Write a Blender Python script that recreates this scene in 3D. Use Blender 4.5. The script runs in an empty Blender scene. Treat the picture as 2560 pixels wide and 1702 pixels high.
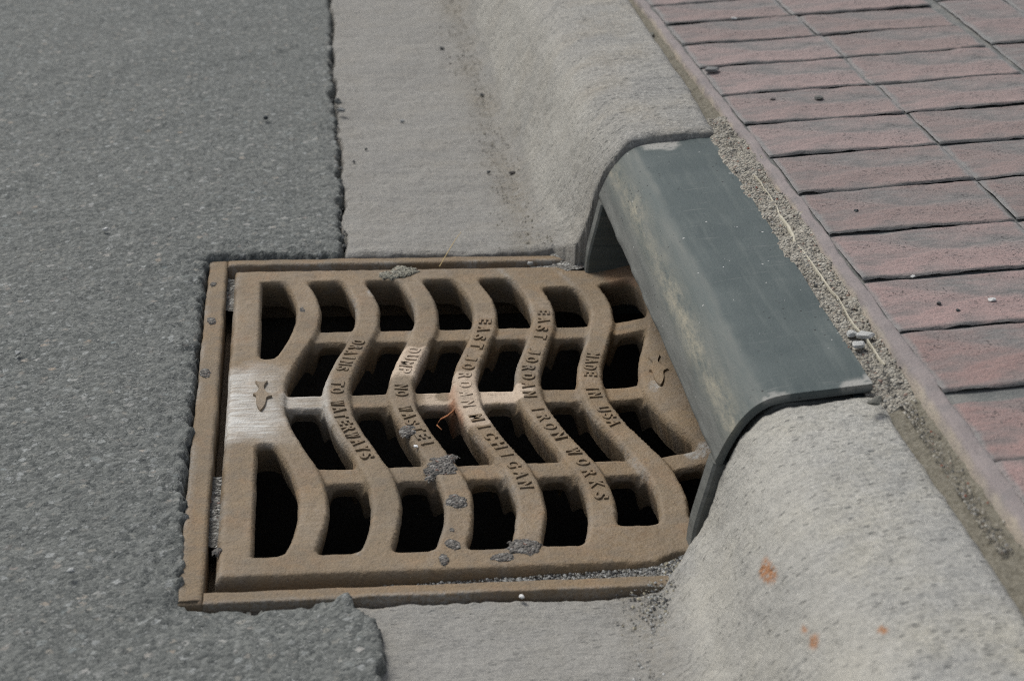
import bpy, math, random
import numpy as np
from mathutils import Matrix, Vector

# ------------------------------------------------------------------ camera, world, sun
scene = bpy.context.scene
col = scene.collection
random.seed(7)
HC = 0.72                                   # camera height over the grate plane (m)
YAW, PIT, ROL = math.radians(7.5973), math.radians(26.1699), math.radians(2.0995)
FPX = 4300.0                                # focal length in photograph pixels (2560 wide)
_f = np.array([math.sin(YAW)*math.cos(PIT), math.cos(YAW)*math.cos(PIT), -math.sin(PIT)])
_r = np.cross(_f, [0, 0, 1]); _r /= np.linalg.norm(_r)
_u = np.cross(_r, _f)
CR = _r*math.cos(ROL) + _u*math.sin(ROL)
CU = -_r*math.sin(ROL) + _u*math.cos(ROL)
CF = _f
cam_d = bpy.data.cameras.new('camera')
cam = bpy.data.objects.new('camera', cam_d); col.objects.link(cam)
cam.matrix_world = Matrix(((CR[0], CU[0], -CF[0], 0), (CR[1], CU[1], -CF[1], 0), (CR[2], CU[2], -CF[2], HC), (0, 0, 0, 1)))
cam_d.sensor_width = 36.0
cam_d.lens = FPX/2560*36.0
cam_d.clip_start = 0.02
cam_d.clip_end = 500
cam_d.dof.use_dof = True
cam_d.dof.focus_distance = 1.50
cam_d.dof.aperture_fstop = 9.0
scene.camera = cam

SUN_AZ, SUN_EL = math.radians(-34), math.radians(52)      # azimuth from +Y (away from camera) towards +X
world = bpy.data.worlds.new('World'); scene.world = world
world.use_nodes = True
wn = world.node_tree.nodes; wl = world.node_tree.links
bg = wn['Background']
sky = wn.new('ShaderNodeTexSky'); sky.sky_type = 'NISHITA'; sky.sun_disc = False
sky.sun_elevation = SUN_EL; sky.sun_rotation = SUN_AZ
sky.air_density = 1.0; sky.dust_density = 3.0; sky.ozone_density = 1.0
hsv = wn.new('ShaderNodeHueSaturation'); hsv.inputs['Saturation'].default_value = 0.45
wl.new(sky.outputs[0], hsv.inputs['Color']); wl.new(hsv.outputs[0], bg.inputs['Color'])
bg.inputs['Strength'].default_value = 0.085
sd = bpy.data.lights.new('sun', 'SUN'); sd.energy = 1.5; sd.angle = math.radians(22); sd.color = (1.0, 0.975, 0.93)
sun = bpy.data.objects.new('sun', sd); col.objects.link(sun)
sdir = Vector((math.sin(SUN_AZ)*math.cos(SUN_EL), math.cos(SUN_AZ)*math.cos(SUN_EL), math.sin(SUN_EL)))
sun.rotation_euler = sdir.to_track_quat('Z', 'Y').to_euler()
sun.location = sdir*20
scene.view_settings.view_transform = 'Standard'; scene.view_settings.look = 'None'
scene.view_settings.gamma = 1.0; scene.view_settings.exposure = 0.68; scene.view_settings.use_curve_mapping = False

scene.cycles.use_denoising = False
scene.cycles.filter_width = 1.05

# ------------------------------------------------------------------ helpers
def at(px, py, z=0.0):                       # photograph pixel -> point on the plane at height z
    d = (px-1280)*CR - (py-851)*CU + FPX*CF
    return np.array([0, 0, HC]) + d*(z-HC)/d[2]
def dp(x, y, z=0.0):                         # the same from a 2358-wide view of the photograph
    return at(x*2560/2358, y*2560/2358, z)

def _hash(i, j, seed):
    n = (i.astype(np.int64)*374761393 + j.astype(np.int64)*668265263 + seed*974634777) & 0x7fffffff
    n = (n ^ (n >> 13))*1274126177 & 0x7fffffff
    return ((n ^ (n >> 16)) & 0xffff)/65535.0
def vnoise(x, y, seed=0):
    x = np.asarray(x, float); y = np.asarray(y, float)
    i = np.floor(x); j = np.floor(y); u = x-i; v = y-j
    u = u*u*(3-2*u); v = v*v*(3-2*v)
    a = _hash(i, j, seed); b = _hash(i+1, j, seed); c = _hash(i, j+1, seed); d = _hash(i+1, j+1, seed)
    return (a*(1-u)+b*u)*(1-v) + (c*(1-u)+d*u)*v - 0.5
def fbm(x, y, freq, octaves=4, seed=0, gain=0.5):
    s = 0; a = 1.0; f = freq
    for o in range(octaves):
        ca, sa = math.cos(0.6+1.1*o), math.sin(0.6+1.1*o)
        s = s + a*vnoise((x*ca-y*sa)*f+17.3*o, (x*sa+y*ca)*f-9.1*o, seed+o*31); a *= gain; f *= 2.03
    return s
def sstep(a, b, x):
    t = np.clip((np.asarray(x, float)-a)/(b-a), 0, 1); return t*t*(3-2*t)
def smin(a, b, k):
    h = np.clip(0.5+0.5*(b-a)/k, 0, 1); return b*(1-h)+a*h-k*h*(1-h)
def smax(a, b, k): return -smin(-a, -b, k)

def tag(o, label=None, cat=None, group=None, kind=None):
    if label: o['label'] = label
    if cat: o['category'] = cat
    if group: o['group'] = group
    if kind: o['kind'] = kind
    return o
def empty(name, loc):
    o = bpy.data.objects.new(name, None); col.objects.link(o); o.location = loc; o.empty_display_size = 0.05
    return o
def worldloc(o):
    v = Vector((0, 0, 0))
    while o is not None: v = v+o.location; o = o.parent
    return v
def mk(name, verts, faces, mat, parent=None, origin=None, smooth=True, attrs=None, normals=None):
    """verts are world coordinates; the object sits at origin (or at its parent's origin)"""
    verts = np.asarray(verts, float).reshape(-1, 3)
    base = np.array(worldloc(parent)) if parent is not None else (np.array(origin, float) if origin is not None else np.zeros(3))
    me = bpy.data.meshes.new(name)
    if isinstance(faces, np.ndarray):
        n = len(faces); k = faces.shape[1]
        me.vertices.add(len(verts)); me.vertices.foreach_set('co', (verts-base).astype(np.float32).ravel())
        me.loops.add(n*k); me.loops.foreach_set('vertex_index', faces.astype(np.int32).ravel())
        me.polygons.add(n); me.polygons.foreach_set('loop_start', np.arange(0, n*k, k, dtype=np.int32))
        me.update(calc_edges=True)
    else:
        me.from_pydata([tuple(v) for v in verts-base], [], faces)
    me.polygons.foreach_set('use_smooth', np.full(len(me.polygons), smooth))
    if attrs:
        for an, arr in attrs.items():
            a = me.attributes.new(an, 'FLOAT', 'POINT'); a.data.foreach_set('value', np.asarray(arr, np.float32).ravel())
    me.validate(); me.update()
    if normals is not None:
        me.normals_split_custom_set_from_vertices([tuple(v) for v in normals])
    if mat: me.materials.append(mat)
    o = bpy.data.objects.new(name, me); col.objects.link(o)
    if parent is not None: o.parent = parent
    elif origin is not None: o.location = origin
    return o
def gridfaces(nx, ny):
    i = np.arange(nx*ny).reshape(ny, nx)
    return np.stack([i[:-1, :-1], i[:-1, 1:], i[1:, 1:], i[1:, :-1]], -1).reshape(-1, 4)
def sheet(name, X, Y, Z, mat, keep=None, parent=None, origin=None, attrs=None):
    ny, nx = X.shape
    F = gridfaces(nx, ny); V = np.stack([X, Y, Z], -1).reshape(-1, 3)
    if keep is not None: F = F[keep.ravel()]
    used = np.zeros(len(V), bool); used[F.ravel()] = True
    idx = np.cumsum(used)-1
    at_ = {k: v.ravel()[used] for k, v in attrs.items()} if attrs else None
    return mk(name, V[used], idx[F], mat, parent, origin, attrs=at_)
def graded(lo, a, b, hi, step, grow=1.25):
    core = np.arange(a, b+step/2, step)
    left = []; s = step; x = a
    while x > lo: s *= grow; x -= s; left.append(x)
    right = []; s = step; x = core[-1]
    while x < hi: s *= grow; x += s; right.append(x)
    return np.array(left[::-1]+list(core)+right)

# ------------------------------------------------------------------ materials
class NT:
    def __init__(s, name):
        s.m = bpy.data.materials.new(name); s.m.use_nodes = True
        s.t = s.m.node_tree; s.b = s.t.nodes['Principled BSDF']
        s.co = s.t.nodes.new('ShaderNodeTexCoord')
    def link(s, a, b): s.t.links.new(a, b)
    def put(s, sock, v):
        if hasattr(v, 'is_output') or isinstance(v, bpy.types.NodeSocket): s.link(v, sock)
        elif isinstance(v, (tuple, list)): sock.default_value = tuple(v) if len(v) == len(sock.default_value) else tuple(v)+(1,)
        else: sock.default_value = v
    def obj(s): return s.co.outputs['Object']
    def attr(s, n):
        a = s.t.nodes.new('ShaderNodeAttribute'); a.attribute_name = n; return a.outputs['Fac']
    def comb(s, x, y, z=0.0):
        c = s.t.nodes.new('ShaderNodeCombineXYZ')
        for k, v in zip('XYZ', (x, y, z)): s.put(c.inputs[k], v)
        return c.outputs[0]
    def mapping(s, vec, scale=(1, 1, 1), rot=(0, 0, 0), loc=(0, 0, 0)):
        m = s.t.nodes.new('ShaderNodeMapping'); s.link(vec, m.inputs['Vector'])
        m.inputs['Scale'].default_value = scale; m.inputs['Rotation'].default_value = rot; m.inputs['Location'].default_value = loc
        return m.outputs[0]
    def noise(s, scale, detail=4, rough=0.55, vec=None, dist=0.0):
        n = s.t.nodes.new('ShaderNodeTexNoise'); n.inputs['Scale'].default_value = scale
        n.inputs['Detail'].default_value = detail; n.inputs['Roughness'].default_value = rough; n.inputs['Distortion'].default_value = dist
        s.link(vec if vec is not None else s.obj(), n.inputs['Vector']); return n.outputs['Fac']
    def voro(s, scale, vec=None, feature='F1', out='Distance', rnd=1.0):
        n = s.t.nodes.new('ShaderNodeTexVoronoi'); n.feature = feature
        n.inputs['Scale'].default_value = scale; n.inputs['Randomness'].default_value = rnd
        s.link(vec if vec is not None else s.obj(), n.inputs['Vector']); return n.outputs[out]
    def ramp(s, fac, stops, interp='LINEAR'):
        r = s.t.nodes.new('ShaderNodeValToRGB'); s.link(fac, r.inputs[0]); r.color_ramp.interpolation = interp
        e = r.color_ramp.elements
        while len(e) < len(stops): e.new(0.5)
        for k, (p, c) in zip(e, stops):
            k.position = p; k.color = (c, c, c, 1) if not isinstance(c, (tuple, list)) else tuple(c)+(1,)
        return r.outputs[0]
    def step(s, fac, a, b): return s.ramp(fac, [(a, 0.0), (b, 1.0)])
    def mix(s, fac, a, b, mode='MIX'):
        m = s.t.nodes.new('ShaderNodeMix'); m.data_type = 'RGBA'; m.blend_type = mode
        s.put(m.inputs['Factor'], fac); s.put(m.inputs[6], a); s.put(m.inputs[7], b); return m.outputs[2]
    def math(s, op, a, b=0.0):
        m = s.t.nodes.new('ShaderNodeMath'); m.operation = op; s.put(m.inputs[0], a); s.put(m.inputs[1], b); return m.outputs[0]
    def sep(s, vec, k):
        m = s.t.nodes.new('ShaderNodeSeparateXYZ'); s.link(vec, m.inputs[0]); return m.outputs[k]
    def bump(s, h, strength, dist, normal=None):
        b = s.t.nodes.new('ShaderNodeBump'); b.inputs['Strength'].default_value = strength; b.inputs['Distance'].default_value = dist
        s.link(h, b.inputs['Height'])
        if normal is not None: s.link(normal, b.inputs['Normal'])
        return b.outputs[0]
    def info(s, out):
        n = s.t.nodes.new('ShaderNodeObjectInfo'); return n.outputs[out]
    def done(s, colr, rough=0.85, normal=None, spec=0.3):
        s.put(s.b.inputs['Base Color'], colr); s.put(s.b.inputs['Roughness'], rough)
        s.b.inputs['Specular IOR Level'].default_value = spec
        if normal is not None: s.link(normal, s.b.inputs['Normal'])
        return s.m

def m_asphalt(name='asphalt', gain=1.0):
    n = NT(name)
    wob = n.mix(0.010, n.obj(), n.noise(300, 2))
    big = n.noise(5, 4); mid = n.noise(120, 4, 0.65)
    cell = n.voro(330, wob, out='Color'); cd = n.voro(330, wob)
    cell2 = n.voro(135, wob, out='Color'); cd2 = n.voro(135, wob)
    g = lambda r, gg, b: (r*gain, gg*gain, b*gain)
    base = n.mix(n.step(big, 0.35, 0.7), g(0.088, 0.096, 0.090), g(0.112, 0.117, 0.108))
    base = n.mix(n.step(mid, 0.32, 0.68), n.mix(0.50, base, g(0.062, 0.068, 0.066)), base)
    tone = n.sep(cell, 0)
    base = n.mix(n.step(tone, 0.05, 0.95), n.mix(0.48, base, g(0.032, 0.037, 0.037)), n.mix(0.70, base, g(0.175, 0.181, 0.168)))
    stone = n.math('MULTIPLY', n.step(n.sep(cell2, 0), 0.55, 0.95), n.math('SUBTRACT', 1.0, n.step(cd2, 0.30, 0.46)))
    sc = n.ramp(n.sep(cell2, 1), [(0.0, g(0.30, 0.31, 0.30)), (0.45, g(0.22, 0.23, 0.22)), (0.8, g(0.24, 0.228, 0.195)), (0.93, g(0.215, 0.19, 0.17)), (1.0, g(0.17, 0.20, 0.20))])
    base = n.mix(n.math('MULTIPLY', stone, 0.8), base, sc)
    stone1 = n.math('MULTIPLY', n.step(n.sep(cell, 1), 0.84, 0.9), n.math('SUBTRACT', 1.0, n.step(cd, 0.3, 0.45)))
    base = n.mix(n.math('MULTIPLY', stone1, 0.7), base, g(0.27, 0.275, 0.265))
    c3 = n.voro(78, wob, out='Color')
    st3 = n.math('MULTIPLY', n.step(n.sep(c3, 2), 0.88, 0.90), n.math('SUBTRACT', 1.0, n.step(n.voro(78, wob), 0.20, 0.30)))
    base = n.mix(n.math('MULTIPLY', st3, 0.85), base, n.ramp(n.sep(c3, 0), [(0.0, g(0.15, 0.17, 0.165)), (0.5, g(0.25, 0.25, 0.235)), (0.8, g(0.29, 0.285, 0.265)), (1.0, g(0.25, 0.21, 0.165))]))
    hole = n.step(n.noise(170, 3, 0.6), 0.60, 0.72)
    base = n.mix(n.math('MULTIPLY', hole, 0.55), base, g(0.03, 0.033, 0.034))
    h = n.math('ADD', n.math('MULTIPLY', n.math('SUBTRACT', 1.0, cd), 0.6), n.math('MULTIPLY', mid, 0.9))
    h = n.math('SUBTRACT', h, n.math('MULTIPLY', hole, 0.6))
    nb = n.bump(h, 0.6, 0.0026)
    return n.done(base, 0.88, nb, 0.35)

def m_concrete(name, light, dark, warm, broom_rot=0.0, broomfreq=170, dirt=True, ustretch=0.07):
    """attributes u (along the profile, m) and v (along the street, m) orient the broom strokes; dirt and rust are stain masks, pale lightens the sloping kerb face"""
    n = NT(name)
    uv = n.comb(n.attr('u'), n.attr('v'))
    br = n.mapping(uv, scale=(ustretch, 1, 1), rot=(0, 0, broom_rot))
    st = n.noise(broomfreq, 3, 0.6, br)
    st2 = n.noise(broomfreq*0.35, 3, 0.6, br)
    big = n.noise(9, 5, 0.6); spk = n.noise(300, 4, 0.8); fine = n.sep(n.voro(520, out='Color'), 0)
    c = n.mix(n.step(big, 0.36, 0.66), dark, light)
    c = n.mix(n.step(n.noise(16, 4, 0.6), 0.48, 0.72), c, warm)
    c = n.mix(n.math('MULTIPLY', n.math('SUBTRACT', 1.0, n.step(st, 0.32, 0.52)), 0.38), c, n.mix(0.75, c, (0.09, 0.095, 0.092)))
    c = n.mix(n.math('MULTIPLY', n.step(st2, 0.52, 0.75), 0.35), c, n.mix(0.6, c, (0.48, 0.465, 0.43)))
    pore = n.math('SUBTRACT', 1.0, n.step(spk, 0.36, 0.47))
    c = n.mix(n.math('MULTIPLY', pore, 0.42), c, (0.10, 0.107, 0.107))
    c = n.mix(n.math('MULTIPLY', n.step(fine, 0.72, 0.95), 0.35), c, (0.5, 0.485, 0.44))
    c = n.mix(n.math('MULTIPLY', n.math('SUBTRACT', 1.0, n.step(fine, 0.0, 0.28)), 0.45), c, (0.12, 0.118, 0.11))
    pv = n.mapping(uv, scale=(0.45, 1, 1), rot=(0, 0, broom_rot))
    pit = n.math('MULTIPLY', n.math('SUBTRACT', 1.0, n.step(n.voro(240, pv), 0.16, 0.30)), n.step(n.sep(n.voro(240, pv, out='Color'), 0), 0.45, 0.55))
    pit = n.math('MULTIPLY', pit, n.ramp(n.attr('pan'), [(0.0, 1.0), (1.0, 0.45)]))
    c = n.mix(n.math('MULTIPLY', n.attr('pan'), 0.62), c, n.mix(st2, (0.180, 0.176, 0.165), (0.262, 0.253, 0.232)))
    c = n.mix(n.math('MULTIPLY', pit, 0.5), c, (0.075, 0.078, 0.074))
    if dirt:
        dn = n.math('MULTIPLY', n.attr('dirt'), n.step(n.noise(140, 4, 0.7), 0.30, 0.62))
        c = n.mix(n.math('MULTIPLY', dn, 0.6), c, n.mix(n.noise(200, 2), (0.13, 0.115, 0.085), (0.24, 0.21, 0.165)))
        c = n.mix(n.math('MULTIPLY', n.attr('pale'), 0.55), c, (0.405, 0.390, 0.345))
        c = n.mix(n.math('MULTIPLY', n.attr('rust'), n.step(n.noise(260, 3, 0.8), 0.36, 0.52)), c, (0.34, 0.17, 0.085))
    h = n.math('ADD', n.math('MULTIPLY', st, 1.0), n.math('SUBTRACT', n.math('ADD', n.math('MULTIPLY', spk, 1.3), n.math('MULTIPLY', fine, 0.5)), n.math('MULTIPLY', pit, 1.6)))
    return n.done(c, 0.9, n.bump(h, 0.6, 0.0028), 0.25)

def m_iron():
    n = NT('cast_iron')
    big = n.noise(11, 5, 0.6); mid = n.noise(60, 4, 0.6); fine = n.noise(420, 3, 0.65)
    c = n.mix(n.step(big, 0.34, 0.66), (0.168, 0.129, 0.082), (0.208, 0.146, 0.082))
    c = n.mix(n.step(mid, 0.45, 0.72), c, (0.170, 0.138, 0.100))
    c = n.mix(n.math('MULTIPLY', n.step(n.noise(28, 4, 0.65), 0.52, 0.72), 0.5), c, (0.26, 0.158, 0.080))
    c = n.mix(n.math('MULTIPLY', n.math('SUBTRACT', 1.0, n.step(fine, 0.32, 0.46)), 0.5), c, (0.085, 0.063, 0.046))
    c = n.mix(n.math('MULTIPLY', n.step(fine, 0.6, 0.75), 0.35), c, (0.36, 0.30, 0.235))
    c = n.mix(n.math('MULTIPLY', n.attr('wear'), n.step(n.noise(180, 4, 0.7), 0.35, 0.65)), c, (0.255, 0.205, 0.150))
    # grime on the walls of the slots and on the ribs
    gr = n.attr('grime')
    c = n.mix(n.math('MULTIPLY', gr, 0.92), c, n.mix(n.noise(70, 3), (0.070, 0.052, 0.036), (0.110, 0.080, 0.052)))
    gd = n.math('MULTIPLY', n.attr('greydust'), n.step(n.noise(260, 4, 0.75), 0.34, 0.62))
    c = n.mix(gd, c, (0.30, 0.30, 0.285))
    # white scraped paint, drawn in strokes
    brush = n.noise(300, 3, 0.6, n.mapping(n.obj(), scale=(0.12, 1, 1)))
    wf = n.math('MULTIPLY', n.attr('white'), n.step(brush, 0.12, 0.66))
    c = n.mix(n.math('MULTIPLY', wf, 0.85), c, (0.56, 0.56, 0.53))
    cf = n.math('MULTIPLY', n.attr('cream'), n.step(n.noise(150, 4, 0.7), 0.25, 0.45))
    c = n.mix(n.math('MULTIPLY', cf, 0.9), c, n.mix(n.noise(55, 4, 0.6), (0.44, 0.33, 0.24), (0.47, 0.40, 0.31)))
    c = n.mix(n.attr('rust'), c, n.mix(n.noise(140, 4, 0.7), (0.17, 0.065, 0.028), (0.36, 0.19, 0.105)))
    h = n.math('ADD', fine, n.math('MULTIPLY', mid, 0.8))
    return n.done(c, n.ramp(mid, [(0.3, 0.62), (0.7, 0.80)]), n.bump(h, 0.65, 0.0020), 0.30)

def m_hood():
    n = NT('slate_green_metal')
    uv = n.comb(n.attr('u'), n.attr('v'))
    big = n.noise(14, 5, 0.6); fine = n.noise(500, 3, 0.6)
    c = n.mix(n.step(big, 0.36, 0.66), (0.046, 0.062, 0.062), (0.066, 0.083, 0.081))
    streak = n.noise(90, 4, 0.65, n.mapping(uv, scale=(1, 0.10, 1)))
    c = n.mix(n.math('MULTIPLY', n.step(streak, 0.50, 0.75), 0.30), c, (0.185, 0.200, 0.188))
    hair = n.noise(240, 3, 0.6, n.mapping(uv, scale=(0.10, 1, 1), rot=(0, 0, 0.12)))
    c = n.mix(n.math('MULTIPLY', n.step(hair, 0.60, 0.78), 0.35), c, (0.21, 0.215, 0.20))
    # worn paler rounded front, scuffed cream band
    w = n.attr('worn')
    c = n.mix(n.math('MULTIPLY', w, 0.8), c, n.mix(n.step(streak, 0.35, 0.65), (0.080, 0.097, 0.092), (0.140, 0.148, 0.135)))
    sn = n.step(n.noise(120, 5, 0.8, n.mapping(uv, scale=(1, 0.22, 1), rot=(0, 0, -0.15))), 0.36, 0.66)
    c = n.mix(n.math('MULTIPLY', n.math('MULTIPLY', n.attr('scuff'), sn), 0.88), c, (0.33, 0.30, 0.225))
    g = n.attr('greyface')
    c = n.mix(n.math('MULTIPLY', g, 0.75), c, n.mix(n.step(streak, 0.35, 0.65), (0.095, 0.095, 0.086), (0.150, 0.152, 0.139)))
    cem = n.math('MULTIPLY', n.attr('cement'), n.step(n.noise(180, 4, 0.7), 0.32, 0.46))
    c = n.mix(n.math('MULTIPLY', cem, 0.75), c, (0.32, 0.31, 0.285))
    pin = n.step(n.voro(130), 0.10, 0.15)
    keep = n.step(n.noise(8, 2), 0.5, 0.58)
    c = n.mix(n.math('MULTIPLY', n.math('SUBTRACT', 1.0, pin), keep), c, (0.012, 0.014, 0.015))
    chip = n.step(n.noise(140, 2, 0.5), 0.745, 0.765)
    c = n.mix(chip, c, (0.42, 0.42, 0.40))
    h = n.math('ADD', fine, n.math('MULTIPLY', streak, 0.7))
    return n.done(c, n.ramp(streak, [(0.3, 0.66), (0.7, 0.82)]), n.bump(h, 0.40, 0.0014), 0.30)

def m_brick():
    n = NT('stamped_brick')
    v = n.mapping(n.obj(), scale=(0.45, 1, 1), rot=(0, 0, 0.06))
    big = n.noise(16, 5, 0.62, v); mid = n.noise(60, 4, 0.65, v); fine = n.noise(480, 3, 0.8)
    red = n.info('Color')
    grey = n.mix(n.step(mid, 0.35, 0.65), (0.132, 0.126, 0.121), (0.204, 0.188, 0.179))
    c = n.mix(n.step(big, 0.40, 0.58), grey, n.mix(n.step(mid, 0.3, 0.7), n.mix(0.35, red, grey), red))
    c = n.mix(n.math('MULTIPLY', n.step(n.noise(30, 5, 0.7, v), 0.56, 0.72), 0.55), c, (0.115, 0.122, 0.122))
    cl = n.math('MULTIPLY', n.step(n.noise(330, 2, 0.6), 0.62, 0.68), n.step(n.noise(26, 3), 0.50, 0.60))
    c = n.mix(n.math('MULTIPLY', cl, 0.7), c, (0.06, 0.05, 0.048))
    c = n.mix(n.math('MULTIPLY', n.math('SUBTRACT', 1.0, n.step(fine, 0.36, 0.48)), 0.55), c, (0.09, 0.082, 0.08))
    c = n.mix(n.math('MULTIPLY', n.step(fine, 0.62, 0.74), 0.22), c, (0.40, 0.36, 0.34))
    c = n.mix(n.math('MULTIPLY', n.attr('side'), 0.65), c, n.mix(fine, (0.13, 0.142, 0.142), (0.24, 0.245, 0.235)))
    c = n.mix(n.math('MULTIPLY', n.attr('joint'), 0.8), c, n.mix(mid, (0.075, 0.083, 0.083), (0.135, 0.136, 0.129)))
    h = n.math('ADD', n.math('MULTIPLY', mid, 1.6), n.math('ADD', n.math('MULTIPLY', fine, 0.5), n.math('MULTIPLY', cl, -0.8)))
    return n.done(c, 0.82, n.bump(h, 0.75, 0.0034), 0.35)

def m_joint():
    n = NT('joint_cement')
    f = n.noise(300, 3, 0.7); b = n.noise(40, 4)
    c = n.mix(n.step(b, 0.35, 0.65), (0.105, 0.112, 0.109), (0.175, 0.172, 0.160))
    c = n.mix(n.math('MULTIPLY', n.step(f, 0.62, 0.72), 0.6), c, (0.36, 0.36, 0.33))
    return n.done(c, 0.9, n.bump(f, 0.6, 0.003))

def m_band():
    n = NT('band_concrete')
    f = n.noise(420, 3, 0.7); b = n.noise(25, 4, 0.6)
    e = n.attr('edge')
    c = n.mix(n.step(b, 0.35, 0.65), (0.200, 0.176, 0.170), (0.245, 0.212, 0.203))
    c = n.mix(n.math('MULTIPLY', n.step(n.noise(60, 3), 0.5, 0.7), 0.5), c, (0.15, 0.145, 0.143))
    c = n.mix(n.math('MULTIPLY', e, 0.75), c, n.mix(b, (0.37, 0.345, 0.30), (0.44, 0.36, 0.25)))
    c = n.mix(n.math('MULTIPLY', n.math('SUBTRACT', 1.0, n.step(f, 0.33, 0.45)), 0.4), c, (0.10, 0.09, 0.088))
    return n.done(c, 0.85, n.bump(f, 0.4, 0.0022), 0.3)

def m_grit(name, a, b, dark, dot):
    n = NT(name)
    cell = n.voro(420, out='Color'); cd = n.voro(420); f = n.noise(260, 4, 0.7); g = n.noise(30, 3)
    c = n.mix(n.step(f, 0.32, 0.68), a, b)
    c = n.mix(n.math('MULTIPLY', n.math('SUBTRACT', 1.0, n.step(f, 0.30, 0.44)), 0.8), c, dark)
    c = n.mix(n.math('MULTIPLY', n.step(n.sep(cell, 0), 0.78, 0.84), 0.75), c, dot)
    c = n.mix(n.math('MULTIPLY', n.step(n.sep(cell, 1), 0.96, 0.98), 0.6), c, (0.24, 0.12, 0.085))
    c = n.mix(n.math('MULTIPLY', n.step(n.sep(cell, 2), 0.86, 0.92), 0.7), c, (0.06, 0.06, 0.058))
    h = n.math('ADD', n.math('MULTIPLY', f, 1.2), n.math('SUBTRACT', 1.0, cd))
    return n.done(c, 0.9, n.bump(h, 0.9, 0.004), 0.25)

def m_plain(name, c1, c2, scale=120, rough=0.8, bump=0.4, objcol=False):
    n = NT(name)
    f = n.noise(scale, 4, 0.65)
    a = n.mix(n.step(f, 0.32, 0.68), c1, c2)
    if objcol: a = n.mix(1.0, a, n.info('Color'), 'MULTIPLY')
    return n.done(a, rough, n.bump(f, bump, 0.002), 0.3)

M = dict(
    asphalt=m_asphalt(),
    tar=m_asphalt('stuck_asphalt', 0.9),
    gutter=m_concrete('gutter_concrete', (0.315, 0.302, 0.270), (0.235, 0.230, 0.214), (0.285, 0.262, 0.220)),
    gutter_near=m_concrete('near_gutter_concrete', (0.300, 0.296, 0.280), (0.235, 0.238, 0.232), (0.285, 0.272, 0.240), broomfreq=260),
    kerb_near=m_concrete('near_kerb_concrete', (0.395, 0.384, 0.344), (0.290, 0.288, 0.270), (0.370, 0.352, 0.296), broom_rot=0.06, broomfreq=240, ustretch=0.22),
    iron=m_iron(), hood=m_hood(), brick=m_brick(), joint=m_joint(), band=m_band(),
    mortar=m_grit('mortar_grit', (0.265, 0.245, 0.205), (0.375, 0.350, 0.295), (0.15, 0.138, 0.115), (0.44, 0.42, 0.365)),
    grit=m_grit('road_grit', (0.13, 0.125, 0.115), (0.26, 0.25, 0.225), (0.04, 0.04, 0.038), (0.50, 0.50, 0.47)),
    sand=m_plain('channel_sand', (0.100, 0.090, 0.066), (0.205, 0.190, 0.152), 330, 0.95, 0.8),
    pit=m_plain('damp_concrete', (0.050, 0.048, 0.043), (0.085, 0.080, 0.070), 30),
    stone=m_plain('pebble_stone', (0.75, 0.75, 0.75), (1.15, 1.15, 1.15), 150, 0.75, 0.4, True),
    cement=m_plain('cement_chunk', (0.42, 0.42, 0.40), (0.58, 0.58, 0.55), 140, 0.9, 0.6),
    bead=m_plain('sealant_bead', (0.33, 0.305, 0.235), (0.45, 0.42, 0.335), 90, 0.7, 0.5),
    straw=m_plain('dry_straw', (0.42, 0.30, 0.13), (0.55, 0.42, 0.2), 60, 0.6, 0.1),
    earth=m_plain('earth', (0.10, 0.09, 0.075), (0.16, 0.145, 0.12), 20, 0.95, 0.5),
)

# ------------------------------------------------------------------ key dimensions (m)
YC = 1.348                       # centre line of the grate along the street
FX0, FY0, FY1 = -0.0975, 1.0395, 1.6525    # outer edges of the iron frame
HX_BACK = 0.413                  # back edge of the kerb hood
HY0, HY1 = 1.081, 1.621          # hood ends
def sw_edge(y):                  # street-side edge of the sidewalk
    return 0.4405 - 0.021*np.maximum(np.asarray(y, float)-1.42, 0)
def sw_z(x): return 0.150 + 0.07*(x-0.44)

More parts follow.
